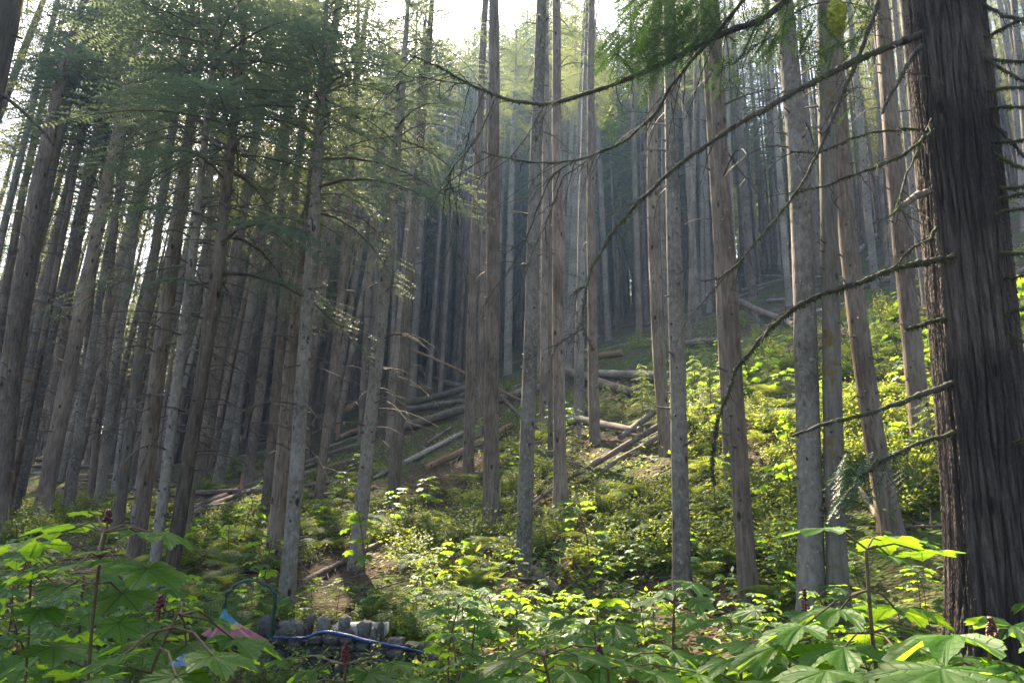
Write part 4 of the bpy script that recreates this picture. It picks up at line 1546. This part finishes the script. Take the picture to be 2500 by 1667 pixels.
cnt = 0
placed = []
tr = 0
while cnt < 225 and tr < 20000:
    tr += 1
    if cnt < 165:
        y = 2.6 + 7.6 * rng.random() ** 0.75
        u = -0.85 + 1.7 * rng.random()
        x = u * y
        foot = 0.34 * x + 0.19 * y
        if foot > 2.9:
            continue
        if y < 3.6 and -0.45 < u < 0.5 and rng.random() < 0.5:
            continue
        mind = 0.42
        if u < -0.1 and u > -0.48 and y < 7.6:
            if y > 3.5 or rng.random() < 0.6:
                continue
    else:
        # lit slope on the right, a few at left
        u = 0.22 + 0.6 * rng.random() if rng.random() < 0.8 else -0.5 + 0.6 * rng.random()
        y = 10 + 14 * rng.random()
        x = u * y
        mind = 0.7
    if stones_clear(x, y) or (x - CED[0]) ** 2 + (y - CED[1]) ** 2 < 0.5:
        continue
    if any((x - a) ** 2 + (y - b) ** 2 < mind ** 2 for a, b in placed):
        continue
    placed.append((x, y))
    z = float(hgt(x, y))
    v = rng.integers(0, 8)
    st, fo, be = CLUBS[v] if y > 4.6 else BIGC[v % 5]
    if y > 10:
        zone = ('right slope', 'on the sunny slope behind the front trunks') if u > 0.2 else ('left slope', 'on the slope behind the left front trunks')
    elif u < -0.3:
        zone = ('left hollow', 'in the leafy hollow at lower left')
    elif u < 0.25:
        zone = ('middle hollow', 'in the leafy hollow at bottom centre')
    else:
        zone = ('right hollow', 'in the leafy hollow at lower right')
    lab = ('red-berried' if be else 'berryless') + ' broad-leaved shrub ' + zone[1]
    root = thing('devils_club', (x, y, z), lab, 'shrub', 'broad-leaved shrubs, ' + zone[0] + (', berried' if be else ', berryless'))
    hv = 0.62 + 0.07 * v + 0.08
    lim = 1.6 - (0.10 if u < -0.32 else 0.115) * y - z
    sc = 0.8 + 0.35 * rng.random()
    if y < 10:
        sc = max(0.5, min(sc, lim / hv * (0.72 + 0.38 * rng.random())))
    rz = rng.random() * 6.28
    root.scale = (sc, sc, sc)
    root.rotation_euler = (0.08 * rng.normal(), 0.08 * rng.normal(), rz)
    link('stem', st, root)
    link('foliage', fo, root)
    if be:
        link('berry_cluster', be, root)
    cnt += 1


# hero foreground plants, leaves surveyed one by one
def hero(stem, Y, leaves, label, berry=None, seed=0, sw=10):
    """stem: photo px list bottom->top ; leaves: (x, y, width px, azimuth deg, tilt deg, roll, dY, stem index)"""
    P = np.array([at_depth(a, b, Y) for a, b in stem])
    g = np.array([P[0][0], Y, float(hgt(P[0][0], Y))])
    Pf = np.vstack([[g - [0, 0, 0.1]], P]) if P[0][2] > g[2] else P
    px = pxsize(P[-1])
    st = MB()
    Q = wiggle(Pf, 26, 0.004, seed)
    st.tube(Q - g, np.linspace(sw, sw * 0.7, 26) * px / 2, 8)
    r = np.random.default_rng(seed)
    for k in range(150):   # prickles
        i0 = r.integers(0, 25)
        d = r.normal(size=3)
        d /= np.linalg.norm(d)
        st.tube([Q[i0] - g + r.normal(size=3) * 0.004, Q[i0] - g + d * (sw * px / 2 + 0.006)], [0.0012, 0.0004], 3, cap=False)
    fo = MB()
    for k, (lx, ly, lw_, az, tl, ro, dY, si) in enumerate(leaves):
        e = at_depth(lx, ly, Y + dY)
        b = Pf[min(si, len(Pf) - 1)]
        mid = (b + e) / 2 + [0, 0, 0.02]
        st.tube(np.array([b, mid, e]) - g, [0.0035, 0.003, 0.0025], 6, cap=False)
        size = lw_ * pxsize(e) / (1.5 if seed in (1, 2, 5, 6) else 1.65)
        put_leaf(fo, e - g, radians(az), size, radians(tl * 0.65), radians(ro), k)
    root = thing('devils_club', g, label, 'shrub')
    link('stem', st.mesh('stem', [M_stem]), root)
    link('foliage', fo.mesh('foliage', [M_hero]), root)
    if berry:
        b = at_depth(berry[0], berry[1], Y)
        link('berry_cluster', berries(r, b - g, berry[2] * px, 70, 0.014).mesh('berry_cluster', [M_berry]), root)


hero([(214, 1700), (217, 1640), (225, 1530), (233, 1425), (241, 1357), (255, 1298)], 2.1,
     [(215, 1250, 80, 170, 8, 5, 0.1, 6), (150, 1300, 130, 185, 10, 0, 0.05, 6), (185, 1285, 170, 160, 6, 0, 0.25, 6), (335, 1298, 150, 10, 8, 0, 0.2, 6),
      (400, 1310, 120, 5, 16, 0, 0.0, 6), (90, 1325, 170, 182, 12, 5, -0.1, 5), (240, 1345, 90, 200, 12, 0, -0.15, 6), (195, 1375, 130, 215, 18, 0, -0.1, 5),
      (285, 1370, 120, -20, 18, 0, -0.05, 5), (360, 1385, 180, -18, 30, 0, -0.05, 5), (300, 1450, 130, -30, 24, 8, 0.1, 4), (150, 1440, 110, 205, 22, 0, 0.1, 4),
      (290, 1520, 95, -50, 45, 0, -0.15, 3), (80, 1400, 100, 180, 15, 0, 0.35, 5)],
     'tallest foreground shrub at lower left with big backlit lobed leaves', (262, 1275, 30), 1)
hero([(345, 1700), (362, 1640), (390, 1580), (425, 1530), (440, 1500)], 1.9,
     [(370, 1560, 190, 165, 10, 0, 0.15, 4), (455, 1575, 170, 10, 8, 0, 0.1, 5), (520, 1600, 210, 0, 12, 0, -0.1, 4), (300, 1600, 160, 190, 18, 0, -0.1, 4),
      (430, 1650, 190, -40, 24, 0, -0.2, 3), (250, 1660, 170, 200, 20, 0, -0.2, 2), (520, 1515, 120, 30, 10, 0, 0.4, 5), (570, 1560, 160, 10, 14, 0, 0.2, 5), (450, 1480, 80, 60, 8, 0, 0.4, 5)],
     'slanting foreground shrub right of the tallest one at lower left', (388, 1495, 40), 2)
hero([(1352, 1720), (1348, 1667), (1330, 1640), (1329, 1600)], 2.4,
     [(1290, 1590, 110, 180, 8, 0, 0.1, 4), (1250, 1610, 150, 175, 12, 0, -0.05, 4), (1340, 1570, 100, 90, 4, 0, 0.3, 4), (1410, 1600, 150, 5, 10, 0, 0.0, 4),
      (1380, 1640, 160, -20, 18, 0, -0.15, 3), (1270, 1650, 160, 195, 18, 0, -0.15, 3), (1460, 1580, 120, 15, 8, 0, 0.3, 4)],
     'low foreground shrub with flat leaves at the bottom centre', None, 3)
hero([(1500, 1720), (1485, 1667), (1480, 1630)], 2.5,
     [(1520, 1620, 150, 10, 10, 0, 0, 3), (1430, 1640, 140, 180, 12, 0, -0.1, 3), (1570, 1600, 130, 10, 6, 0, 0.2, 3), (1600, 1650, 170, 0, 16, 0, -0.1, 3), (1640, 1590, 120, 20, 10, 10, 0.3, 3), (1700, 1640, 150, 10, 14, 0, 0.1, 3)],
     'low yellow-green shrub just right of the bottom centre', (1463, 1600, 26), 4)
hero([(2150, 1720), (2142, 1640), (2128, 1545), (2120, 1440), (2116, 1340)], 2.2,
     [(2010, 1290, 180, 172, 6, 0, 0.05, 5), (2150, 1318, 150, 5, 5, -14, 0.1, 5), (2250, 1345, 140, 10, 10, -10, 0.15, 5), (2170, 1355, 70, -40, 20, 0, 0, 5),
      (2050, 1490, 200, 170, 8, 0, 0.1, 4), (1960, 1530, 190, 178, 12, 0, -0.05, 4), (2190, 1490, 190, 30, 14, 0, 0.2, 4), (2230, 1540, 160, -15, 18, 0, 0.1, 3),
      (1900, 1580, 180, 185, 14, 0, 0.0, 3), (2060, 1580, 210, 200, 16, 0, -0.15, 3), (2200, 1600, 220, -30, 20, 0, -0.15, 3), (2020, 1640, 210, 195, 18, 0, -0.25, 2)],
     'tall dark-stemmed foreground shrub at lower right with drooping top leaves', None, 5, 12)
hero([(2415, 1720), (2410, 1640), (2412, 1580)], 1.7,
     [(2330, 1560, 300, 178, 6, 8, 0.05, 3), (2470, 1535, 240, 10, 4, 8, 0.1, 3), (2300, 1640, 300, 190, 12, 0, -0.1, 2), (2480, 1640, 260, -20, 16, 0, -0.1, 2), (2240, 1580, 200, 170, 10, 0, 0.4, 3)],
     'nearest foreground shrub in the bottom right corner before the cedar', (2425, 1560, 50), 6, 12)
hero([(1990, 1720), (1985, 1640), (1975, 1560)], 2.6,
     [(1930, 1555, 140, 170, 10, 0, 0, 3), (2010, 1560, 120, 10, 10, 0, 0.1, 3), (1880, 1600, 150, 180, 14, 0, -0.1, 2), (1820, 1570, 130, 170, 8, 0, 0.3, 3), (1780, 1620, 170, 175, 12, 0, 0.0, 2), (1900, 1650, 180, 190, 16, 0, -0.2, 2), (1730, 1600, 120, 160, 8, 0, 0.5, 3)],
     'red-berried foreground shrub under the thick flaky-barked trunk', (1968, 1490, 50), 7)
hero([(835, 1720), (840, 1667), (842, 1620)], 2.4,
     [(770, 1640, 130, 178, 8, 0, 0.1, 3), (900, 1640, 170, 5, 10, 0, 0, 3), (960, 1620, 120, 10, 8, 0, 0.2, 3), (740, 1680, 150, 190, 14, 0, -0.1, 2), (700, 1610, 100, 170, 8, 0, 0.5, 3), (1000, 1660, 150, 0, 10, 0, 0, 2)],
     'small berried foreground shrub in front of the miniature castle', (842, 1610, 40), 8)
hero([(60, 1720), (65, 1600), (72, 1500), (78, 1410), (76, 1385)], 2.6,
     [(40, 1370, 120, 175, 8, 0, 0, 5), (110, 1385, 110, 10, 10, 0, 0, 5), (20, 1420, 140, 190, 14, 0, -0.05, 4), (140, 1430, 110, -10, 16, 0, -0.05, 4), (60, 1365, 100, 90, 6, 0, 0.2, 5), (10, 1480, 130, 185, 16, 0, 0.1, 3), (100, 1490, 130, -20, 20, 0, -0.1, 3), (30, 1560, 150, 200, 20, 0, -0.15, 2), (130, 1580, 170, 0, 14, 0, -0.1, 2), (60, 1640, 180, 190, 14, 0, -0.3, 2)],
     'foreground shrub against the left edge, lower than its tall neighbour', None, 9, 8)


# ferns
def fern_mb(seed, nf=10, L0=0.75):
    r = np.random.default_rng(seed)
    mb = MB()
    for k in range(nf):
        az = k * 2 * pi / nf + r.normal() * 0.25
        L = L0 * (0.7 + 0.45 * r.random())
        o = np.array([cos(az), sin(az), 0])
        sdv = np.array([-sin(az), cos(az), 0])
        up = 0.95 + 0.2 * r.random()
        n = 24
        q = np.linspace(0.1, 1, n)
        C_ = o * (L * (0.35 * q + 0.5 * q ** 2))[:, None] + np.array([0, 0, 1]) * (L * (up * q - 0.75 * q ** 2))[:, None]
        mb.tube(C_[::4], np.linspace(0.004, 0.0015, len(C_[::4])), 3, 0, cap=False)
        T = np.gradient(C_, axis=0)
        T /= np.linalg.norm(T, axis=1, keepdims=True)
        pl = L * 0.24 * np.sin(pi * q ** 0.8) ** 0.8 + 0.01
        for sg in (-1, 1):
            dv = sdv * sg + T * 0.35
            for i_ in range(n):
                b = C_[i_]
                d = dv[i_]
                l_ = pl[i_]
                kk = 5
                qq = np.linspace(0, 0.85, kk)
                pt = b + d[None] * (qq * l_)[:, None] + np.array([0, 0, -0.25 * l_])[None] * (qq ** 2)[:, None]
                for s2 in (-1, 1):
                    w_ = 0.019 * (L / 0.75) * (1.1 - qq)
                    tip = pt + d[None] * (0.2 * l_) + T[i_][None] * (s2 * w_)[:, None]
                    V = np.stack([pt, pt + d[None] * (0.2 * l_), tip], 1).reshape(-1, 3)
                    mb.add(V, np.arange(kk * 3).reshape(-1, 3), 0)
    return mb


FERNS = [fern_mb(600 + k, 8 + k, 0.48 + 0.06 * k).mesh('lady_fern', [M_fern], smooth=False) for k in range(4)]
cnt = 0
tr = 0
fplaced = []
while cnt < 270 and tr < 30000:
    tr += 1
    y = 7.5 + 17 * rng.random()
    u = -0.55 + 1.3 * rng.random()
    x = u * y
    if y < 9.5 and not (-0.6 < u < 0.1):
        if 0.34 * x + 0.19 * y < 2.4:
            continue
    if stones_clear(x, y):
        continue
    if u > 0.15 and y > 20:
        continue
    if log_near(x, y):
        continue
    if any((x - a) ** 2 + (y - b) ** 2 < 0.36 ** 2 for a, b in fplaced):
        continue
    if any((x - a) ** 2 + (y - b) ** 2 < 0.3 ** 2 for a, b in tree_bases):
        continue
    fplaced.append((x, y))
    z = float(hgt(x, y))
    o = link('lady_fern', FERNS[rng.integers(0, 4)], None, (x, y, z), rng.random() * 6.28, 0.7 + 0.6 * rng.random())
    o.rotation_euler = (0.12 * rng.normal(), -0.15, rng.random() * 6.28)
    if u < 0.0:
        tag(o, 'feathery fern in the shaded fern bank left of the flared trunk', 'fern', 'ferns in the shade at centre left')
    elif u < 0.3:
        tag(o, 'feathery fern on the sunny bank around the knobbly diagonal log', 'fern', 'ferns on the sunny middle bank')
    else:
        tag(o, 'feathery fern on the slope behind the close right-hand trunk pair', 'fern', 'ferns on the right slope')
    cnt += 1

# saplings
SAPS = []
for k in range(3):
    mb = crown_mb(700 + k, 1.25, 0.62, 34, leaf=0.04, step=0.028, twig_step=0.06, droop=0.3, shape='c2', lw=0.45)
    mb.tube([[0, 0, -0.15], [0, 0, 0.6], [0.02, 0, 1.3]], [0.014, 0.009, 0.003], 5, 0)
    SAPS.append(mb.mesh('hemlock_sapling', [M_twig, M_sap], smooth=False))
SP_ = [(1480, 1010, 'beside the peeling level log'), (1520, 1015, 'left of the sturdy brown trunk, second of the row'), (1570, 1010, 'touching the sturdy brown trunk'), (1700, 1000, 'right of the lichened trunk in full sun'), (1740, 1050, 'in the sunny gap between two front trunks'),
       (1720, 930, 'high in the sunny gap right of the lichened trunk'), (1880, 960, 'left of the flaky-barked trunk in the sun'), (1750, 1290, 'tallest in the fern bank right of the lichened trunk'), (1810, 1200, 'beside the half-covered grey trunk'), (1120, 900, 'in the haze behind the centre-left logs'),
       (1080, 930, 'at the sloping grey log'), (1150, 900, 'behind the left centre pair'), (2120, 870, 'behind the leaning thick trunk'), (2150, 930, 'in the sun right of the leaning thick trunk'), (1620, 900, 'behind the sturdy brown trunk'), (1560, 850, 'above the log pile on the right'),
       (600, 1150, 'in the dark green clump left of centre'), (570, 1160, 'at the left of the dark green clump'), (880, 1130, 'above the very long slanting log end'), (2000, 900, 'showing between the close right-hand pair'), (1400, 1190, 'behind the foot of the knobbly diagonal log'), (2290, 1150, 'by the cedar at its left'), (1850, 850, 'below the mossy root plate')]
for k, (a, b, lb) in enumerate(SP_):
    g = ground_hit(a, b)
    o = link('hemlock_sapling', SAPS[k % 3], None, g, rng.random() * 6.28, 0.75 + 0.5 * rng.random())
    tag(o, 'small feathery conifer sapling ' + lb, 'sapling')


# leafy shrubs
def shrub_mb(seed, R=0.55, n=900, leaf=0.045):
    r = np.random.default_rng(seed)
    mb = MB()
    tips = []
    for k in range(26):
        d = r.normal(size=3)
        d[2] = abs(d[2]) + 0.5
        d /= np.linalg.norm(d)
        L = R * (0.6 + 0.7 * r.random())
        t = np.linspace(0, 1, 5)[:, None]
        P = d * L * t + r.normal(size=(5, 3)) * 0.03 * t + np.array([0, 0, -0.1 * L]) * t ** 2
        mb.tube(P, np.linspace(0.006, 0.002, 5), 3, 0, cap=False)
        tips.append(P)
    T = np.vstack([np.stack([np.interp(np.linspace(0.25, 1, 12), np.linspace(0, 1, 5), P[:, q]) for q in range(3)], -1) for P in tips])
    idx = r.integers(0, len(T), n)
    c = T[idx] + r.normal(size=(n, 3)) * 0.05
    az = r.random(n) * 6.28
    d = np.stack([np.cos(az), np.sin(az), -0.3 + 0.3 * r.normal(size=n)], -1)
    s = np.stack([-np.sin(az), np.cos(az), 0.3 * r.normal(size=n)], -1)
    l_ = leaf * (0.6 + 0.8 * r.random(n))[:, None]
    V = np.stack([c, c + d * l_ * 0.45 + s * l_ * 0.32, c + d * l_, c + d * l_ * 0.45 - s * l_ * 0.32], 1).reshape(-1, 3)
    mb.add(V, np.arange(n * 4).reshape(-1, 4), 1)
    return mb


SHR = [shrub_mb(800 + k).mesh('leafy_shrub', [M_twig, M_shrub], smooth=False) for k in range(4)]
cnt = 0
tr = 0
zones = [(1600, 2290, 760, 1180, 95, 'sunny shrub among the greenery of the right slope', 'leafy shrubs on the right slope'),
         (700, 1250, 880, 1250, 50, 'low leafy shrub among the centre-left logs', 'leafy shrubs among the centre-left logs'),
         (1250, 1650, 820, 1250, 40, 'low leafy shrub around the log pile right of centre', 'leafy shrubs around the log pile'),
         (440, 640, 1130, 1300, 22, 'low leafy shrub in the green clump at left', 'leafy shrubs in the left clump'),
         (0, 440, 1230, 1330, 28, 'low leafy shrub at the feet of the left trunks', 'leafy shrubs at the left trunks'),
         (2420, 2500, 700, 1100, 10, 'leafy shrub right of the huge cedar', 'leafy shrubs right of the cedar'),
         (1230, 2250, 1180, 1410, 100, 'low leafy shrub on the lit fern bank below the logs', 'leafy shrubs on the fern bank'),
         (2080, 2340, 1100, 1420, 40, 'low leafy shrub on the mossy ground left of the cedar foot', 'leafy shrubs by the cedar foot'),
         (440, 1200, 1240, 1420, 60, 'low leafy shrub in the shaded ferns left of centre', 'leafy shrubs in the shaded ferns')]
for x0, x1, y0, y1, n, lb, gp in zones:
    for k in range(n):
        g = ground_hit(x0 + (x1 - x0) * rng.random(), y0 + (y1 - y0) * rng.random())
        if log_near(g[0], g[1], 0.4):
            continue
        o = link('leafy_shrub', SHR[rng.integers(0, 4)], None, g, rng.random() * 6.28, 0.6 + 0.7 * rng.random())
        tag(o, lb, 'shrub', gp)
# small-leaved bushes around the little castle
for k in range(34):
    x = -3.2 + 3.0 * rng.random()
    y = 4.4 + 2.0 * rng.random()
    o = link('leafy_shrub', SHR[rng.integers(0, 4)], None, (x, y, float(hgt(x, y))), rng.random() * 6.28, 0.55 + 0.35 * rng.random())
    tag(o, 'small-leaved bush in front of the miniature castle', 'shrub', 'bushes before the miniature castle')

for k in range(14):
    x = -2.9 + 2.6 * rng.random()
    y = 7.9 + 1.6 * rng.random()
    o = link('leafy_shrub', SHR[rng.integers(0, 4)], None, (x, y, float(hgt(x, y))), rng.random() * 6.28, 0.5 + 0.3 * rng.random())
    tag(o, 'sunlit leafy shrub just behind the miniature castle', 'shrub', 'shrubs behind the miniature castle')
# ground cover (uncountable)
r = np.random.default_rng(33)
n = 70000
y = 6 + 32 * r.random(n) ** 1.3
u = -0.9 + 1.8 * r.random(n)
x = u * y
dens = np.sin(x * 0.7 + 1) + np.sin(y * 0.55 + x * 0.3) + 0.9 * r.normal(size=n)
keep = (dens > -0.2) & ~((u > 0.35) & (y > 26)) & ~((u < -0.3) & (y > 20))
x, y = x[keep], y[keep]
n = len(x)
z = hgt(x, y)
c = np.stack([x, y, z + 0.02 + 0.22 * r.random(n) ** 2], -1)
az = r.random(n) * 6.28
d = np.stack([np.cos(az), np.sin(az), 0.5 * r.normal(size=n)], -1)
s = np.stack([-np.sin(az), np.cos(az), 0.4 * r.normal(size=n)], -1)
l_ = (0.04 + 0.09 * r.random(n))[:, None]
V = np.stack([c, c + d * l_ * 0.5 + s * l_ * 0.26, c + d * l_, c + d * l_ * 0.5 - s * l_ * 0.26], 1).reshape(-1, 3)
mb = MB()
mb.add(V, np.arange(n * 4).reshape(-1, 4))
tag(link('ground_cover', mb.mesh('ground_cover', [M_shrub], smooth=False)), 'low green ground cover spreading over the forest floor', 'ground cover', kind='stuff')
# twig litter
mb = MB()
for k in range(5200):
    y = 8 + 52 * r.random() ** 0.8
    u = -0.95 + 1.9 * r.random()
    x = u * y
    a = r.random() * pi
    L = 0.2 + 0.9 * r.random()
    z0 = float(hgt(x, y)) + 0.03
    dx, dy = cos(a) * L / 2, sin(a) * L / 2
    mb.tube([[x - dx, y - dy, float(hgt(x - dx, y - dy)) + 0.02 + 0.06 * r.random()], [x + dx, y + dy, float(hgt(x + dx, y + dy)) + 0.04 + 0.12 * r.random()]], [0.008 + 0.012 * r.random(), 0.005], 3, cap=False)
tag(link('twig_litter', mb.mesh('twig_litter', [M_twiglit])), 'dead twigs littering the forest floor', 'twigs', kind='stuff')

# ------------------------------------------------------------------ miniature castle
M_stone = bark_mat('rough_grey_stone', [(0.03, 0.026, 0.022), (0.10, 0.088, 0.07), (0.21, 0.19, 0.155)], vs=(9, 9, 9), bump=0.8, moss=((0.09, 0.10, 0.03), 0.62))
M_blue = plain('glossy_blue_paint', (0.007, 0.03, 0.15), rough=0.35, var=0.95, scale=9, spec=0.6)
M_pink = plain('faded_pink_paint', (0.27, 0.075, 0.08), rough=0.5, var=0.35, scale=14, spec=0.5)
M_teal = plain('teal_paint', (0.035, 0.15, 0.19), rough=0.35, var=0.3, scale=14, spec=0.5)
M_yell = plain('mustard_paint', (0.40, 0.25, 0.08), rough=0.4, var=0.3, scale=14, spec=0.5)
M_greenp = plain('dark_green_paint', (0.005, 0.032, 0.017), rough=0.5, var=0.5, scale=20, spec=0.5)
M_skyb = plain('pale_blue_paint', (0.13, 0.19, 0.36), rough=0.35, var=0.25, scale=10, spec=0.5)
M_white = plain('grey_white_panel', (0.2, 0.21, 0.21), rough=0.5, var=0.15, scale=4, bump=0.05)


def rock(mb, c, sx, sy, sz, seed, mat=0, rot=0.0):
    r = np.random.default_rng(seed)
    n, m_ = 9, 12
    th = np.linspace(0, pi, n)
    ph = np.linspace(0, 2 * pi, m_, endpoint=False)
    T, Ph = np.meshgrid(th, ph, indexing='ij')
    d = np.stack([np.sin(T) * np.cos(Ph), np.sin(T) * np.sin(Ph), np.cos(T)], -1)
    e = 0.62
    V = np.sign(d) * np.abs(d) ** e
    V = V / np.maximum(1, np.abs(V).max(-1, keepdims=True))
    V = V * (1 + 0.11 * r.normal(size=V.shape[:2] + (1,))) * [sx / 2, sy / 2, sz / 2]
    ca, sa = cos(rot), sin(rot)
    V = V.reshape(-1, 3) @ np.array([[ca, 0, sa], [0, 1, 0], [-sa, 0, ca]]).T + c
    i = np.arange(n - 1)[:, None] * m_
    j = np.arange(m_)[None]
    mb.add(V, np.stack([i + j, i + (j + 1) % m_, i + m_ + (j + 1) % m_, i + m_ + j], -1).reshape(-1, 4), mat)


YC = 7.0
sc_ = pxsize(at_depth(800, 1550, YC))
cas0 = at_depth(800, 1640, YC)
cas0[2] = float(hgt(cas0[0], YC)) - 0.02
cas = thing('miniature_castle', cas0, 'miniature stone castle wall with battlements and blue-painted rim', 'castle')
mb = MB()
k = 0
topl = lambda a: 1556 + max(0, (a - 900)) * 0.25
for row in range(6):
    xx = 655 + 11 * (row % 2)
    while xx < 1030:
        wd = 26 + 22 * rng.random()
        yy = 1652 - row * 17
        if yy > topl(xx) + 6:
            c = at_depth(xx + wd / 2, yy - 6, YC + 0.03 * rng.normal()) - cas0
            rock(mb, c, wd * sc_ * 1.02, 0.16, 20 * sc_, 1000 + k)
        k += 1
        xx += wd
link('wall', mb.mesh('wall', [M_stone], smooth=True), cas)
for k, (x0, x1, y0, y1) in enumerate([(632, 671, 1502, 1560), (676, 742, 1514, 1560), (748, 765, 1499, 1545), (773, 804, 1506, 1546), (804, 866, 1530, 1562), (826, 856, 1502, 1536),
                                      (873, 909, 1515, 1560), (905, 922, 1530, 1562), (921, 936, 1520, 1560), (700, 745, 1538, 1568), (940, 990, 1556, 1590), (985, 1038, 1568, 1604)]):
    c = at_depth((x0 + x1) / 2, (y0 + y1) / 2, YC + 0.05) - cas0
    mb = MB()
    rock(mb, c, (x1 - x0) * sc_, 0.13, (y1 - y0) * sc_, 1100 + k, rot=0.08 * rng.normal())
    link('battlement', mb.mesh('battlement', [M_stone]), cas)
mb = MB()
P = np.array([at_depth(a, b, YC - 0.12) - cas0 for a, b in [(655, 1553), (690, 1556), (745, 1557), (765, 1548), (785, 1541), (812, 1542), (837, 1549), (865, 1556), (892, 1563), (940, 1572), (990, 1582), (1040, 1593)]])
mb.tube(wiggle(P, 40, 0.004, 4), np.concatenate([np.linspace(2, 5, 20), np.linspace(5, 2.5, 20)]) * sc_, 10)
o = link('painted_rim', mb.mesh('painted_rim', [M_blue]), cas)
mb = MB()
c = at_depth(890, 1545, YC + 0.35) - cas0
mb.add(np.array([[-0.33, 0, -0.04], [0.20, 0, -0.04], [0.20, 0.25, -0.03], [-0.33, 0.25, -0.03], [-0.33, 0, 0.06], [0.20, 0, 0.06], [0.20, 0.25, 0.07], [-0.33, 0.25, 0.07]]) + c,
       [[0, 1, 5, 4], [1, 2, 6, 5], [2, 3, 7, 6], [3, 0, 4, 7], [4, 5, 6, 7]])
link('pale_panel', mb.mesh('pale_panel', [M_white]), cas)

# blue hose like rim lower
# painted bell flower with arched stem
YF = 6.7
sf = pxsize(at_depth(560, 1520, YF))
apex = at_depth(548, 1482, YF)
fl0 = at_depth(560, 1560, YF)
fl = thing('flower_sculpture', fl0, 'painted pink bell-flower sculpture with teal cap and arching green stem', 'sculpture')
mb = MB()
n, m_ = 16, 64
for part in range(1):
    V, mi = [], []
    for i in range(n):
        t = i / (n - 1)
        for j in range(m_):
            a = 2 * pi * j / m_
            ca, sa = cos(a), sin(a)
            right = max(0, ca)
            reach = 42 + 75 * right ** 1.5
            x = ca * reach * t ** 1.15
            z = -(78 * t ** 0.8 + (6 * right - 16 * (1 - right)) * t ** 1.5)
            flute = 1 + 0.13 * t * cos(a * 11)
            dep = sa * 44 * t ** 1.1
            V.append([x * flute * sf, dep * flute * sf, z * sf + 0.012 * t * sin(a * 11 + 1)])
    V = np.array(V) + (apex - fl0)
    i = np.arange(n - 1)[:, None] * m_
    j = np.arange(m_)[None]
    Q = np.stack([i + j, i + (j + 1) % m_, i + m_ + (j + 1) % m_, i + m_ + j], -1)
    rows = np.repeat(np.arange(n - 1)[:, None], m_, 1)
    jag = (np.cos(j * 2 * pi / m_ * 11) > 0.2).astype(int)
    k1 = rows < 5 + jag
    k2 = (~k1) & (rows < 7 + jag)
    k3 = ~(k1 | k2)
for nm, kk, mt in (('flower_cap', k1, M_teal), ('petal_stripe', k2, M_yell), ('petal_bell', k3, M_pink)):
    mb = MB()
    mb.add(V, Q[kk])
    link(nm, mb.mesh(nm, [mt]), fl)
mb = MB()
P = np.array([at_depth(a, b, YF + 0.0) - fl0 for a, b in [(548, 1484), (550, 1465), (556, 1448), (569, 1432), (588, 1420), (607, 1415), (627, 1417), (643, 1424), (658, 1432), (668, 1441), (672, 1463), (669, 1490), (665, 1518), (662, 1555), (660, 1600)]])
N_ = 90
Q_ = wiggle(P, N_, 0.002, 3)
mb.tube(Q_, np.concatenate([np.linspace(2.2, 3.5, 50), np.linspace(3.5, 5, 40)]) * sf, 8)
for ph0 in (0, pi):
    tw = np.linspace(0, 34, N_)
    O = np.stack([np.cos(tw + ph0), np.sin(tw + ph0), np.sin(tw + ph0) * 0.5], -1) * 4.2 * sf
    mb.tube(Q_ + O, 1.3 * sf, 5)
link('stem', mb.mesh('stem', [M_greenp]), fl)

# pale blue second flower
c0 = at_depth(462, 1602, 5.4)
f2 = thing('flower_sculpture', c0, 'pale blue painted flower sculpture half hidden behind leaves at lower left', 'sculpture')
mb = MB()
n, m_ = 8, 40
V = []
s2 = pxsize(c0)
for i in range(n):
    t = i / (n - 1)
    for j in range(m_):
        a = 2 * pi * j / m_
        V.append([cos(a) * 52 * t * s2, sin(a) * 40 * t * s2, (18 - 34 * t ** 1.3 + 4 * t * cos(a * 9)) * s2])
i = np.arange(n - 1)[:, None] * m_
j = np.arange(m_)[None]
mb.add(V, np.stack([i + j, i + (j + 1) % m_, i + m_ + (j + 1) % m_, i + m_ + j], -1).reshape(-1, 4))
link('petal_bell', mb.mesh('petal_bell', [M_skyb]), f2)
mb = MB()
mb.tube([[0, 0, -0.5], [0, 0, 0.03]], [0.03, 0.02], 8)
link('stem', mb.mesh('stem', [M_greenp]), f2)

# ------------------------------------------------------------------ haze
HZ = True
if HZ:
    m, t, N, Lk = newmat('haze_air')
    v = N('ShaderNodeVolumePrincipled')
    v.inputs['Color'].default_value = (0.42, 0.64, 1.0, 1)
    v.inputs['Density'].default_value = 0.00085
    v.inputs['Anisotropy'].default_value = 0.35
    o = N('ShaderNodeOutputMaterial')
    Lk(v.outputs[0], o.inputs['Volume'])
    mb = MB()
    x0, x1, y0, y1, z0, z1 = -152, 153, -62, 186, -2, 92
    c = [[x, y, z] for z in (z0, z1) for y in (y0, y1) for x in (x0, x1)]
    mb.add(c, [[0, 2, 3, 1], [4, 5, 7, 6], [0, 1, 5, 4], [2, 6, 7, 3], [0, 4, 6, 2], [1, 3, 7, 5]])
    hz = link('haze', mb.mesh('haze', [m], smooth=False))
    tag(hz, 'blue morning haze filling the air of the forest', 'haze', kind='stuff')
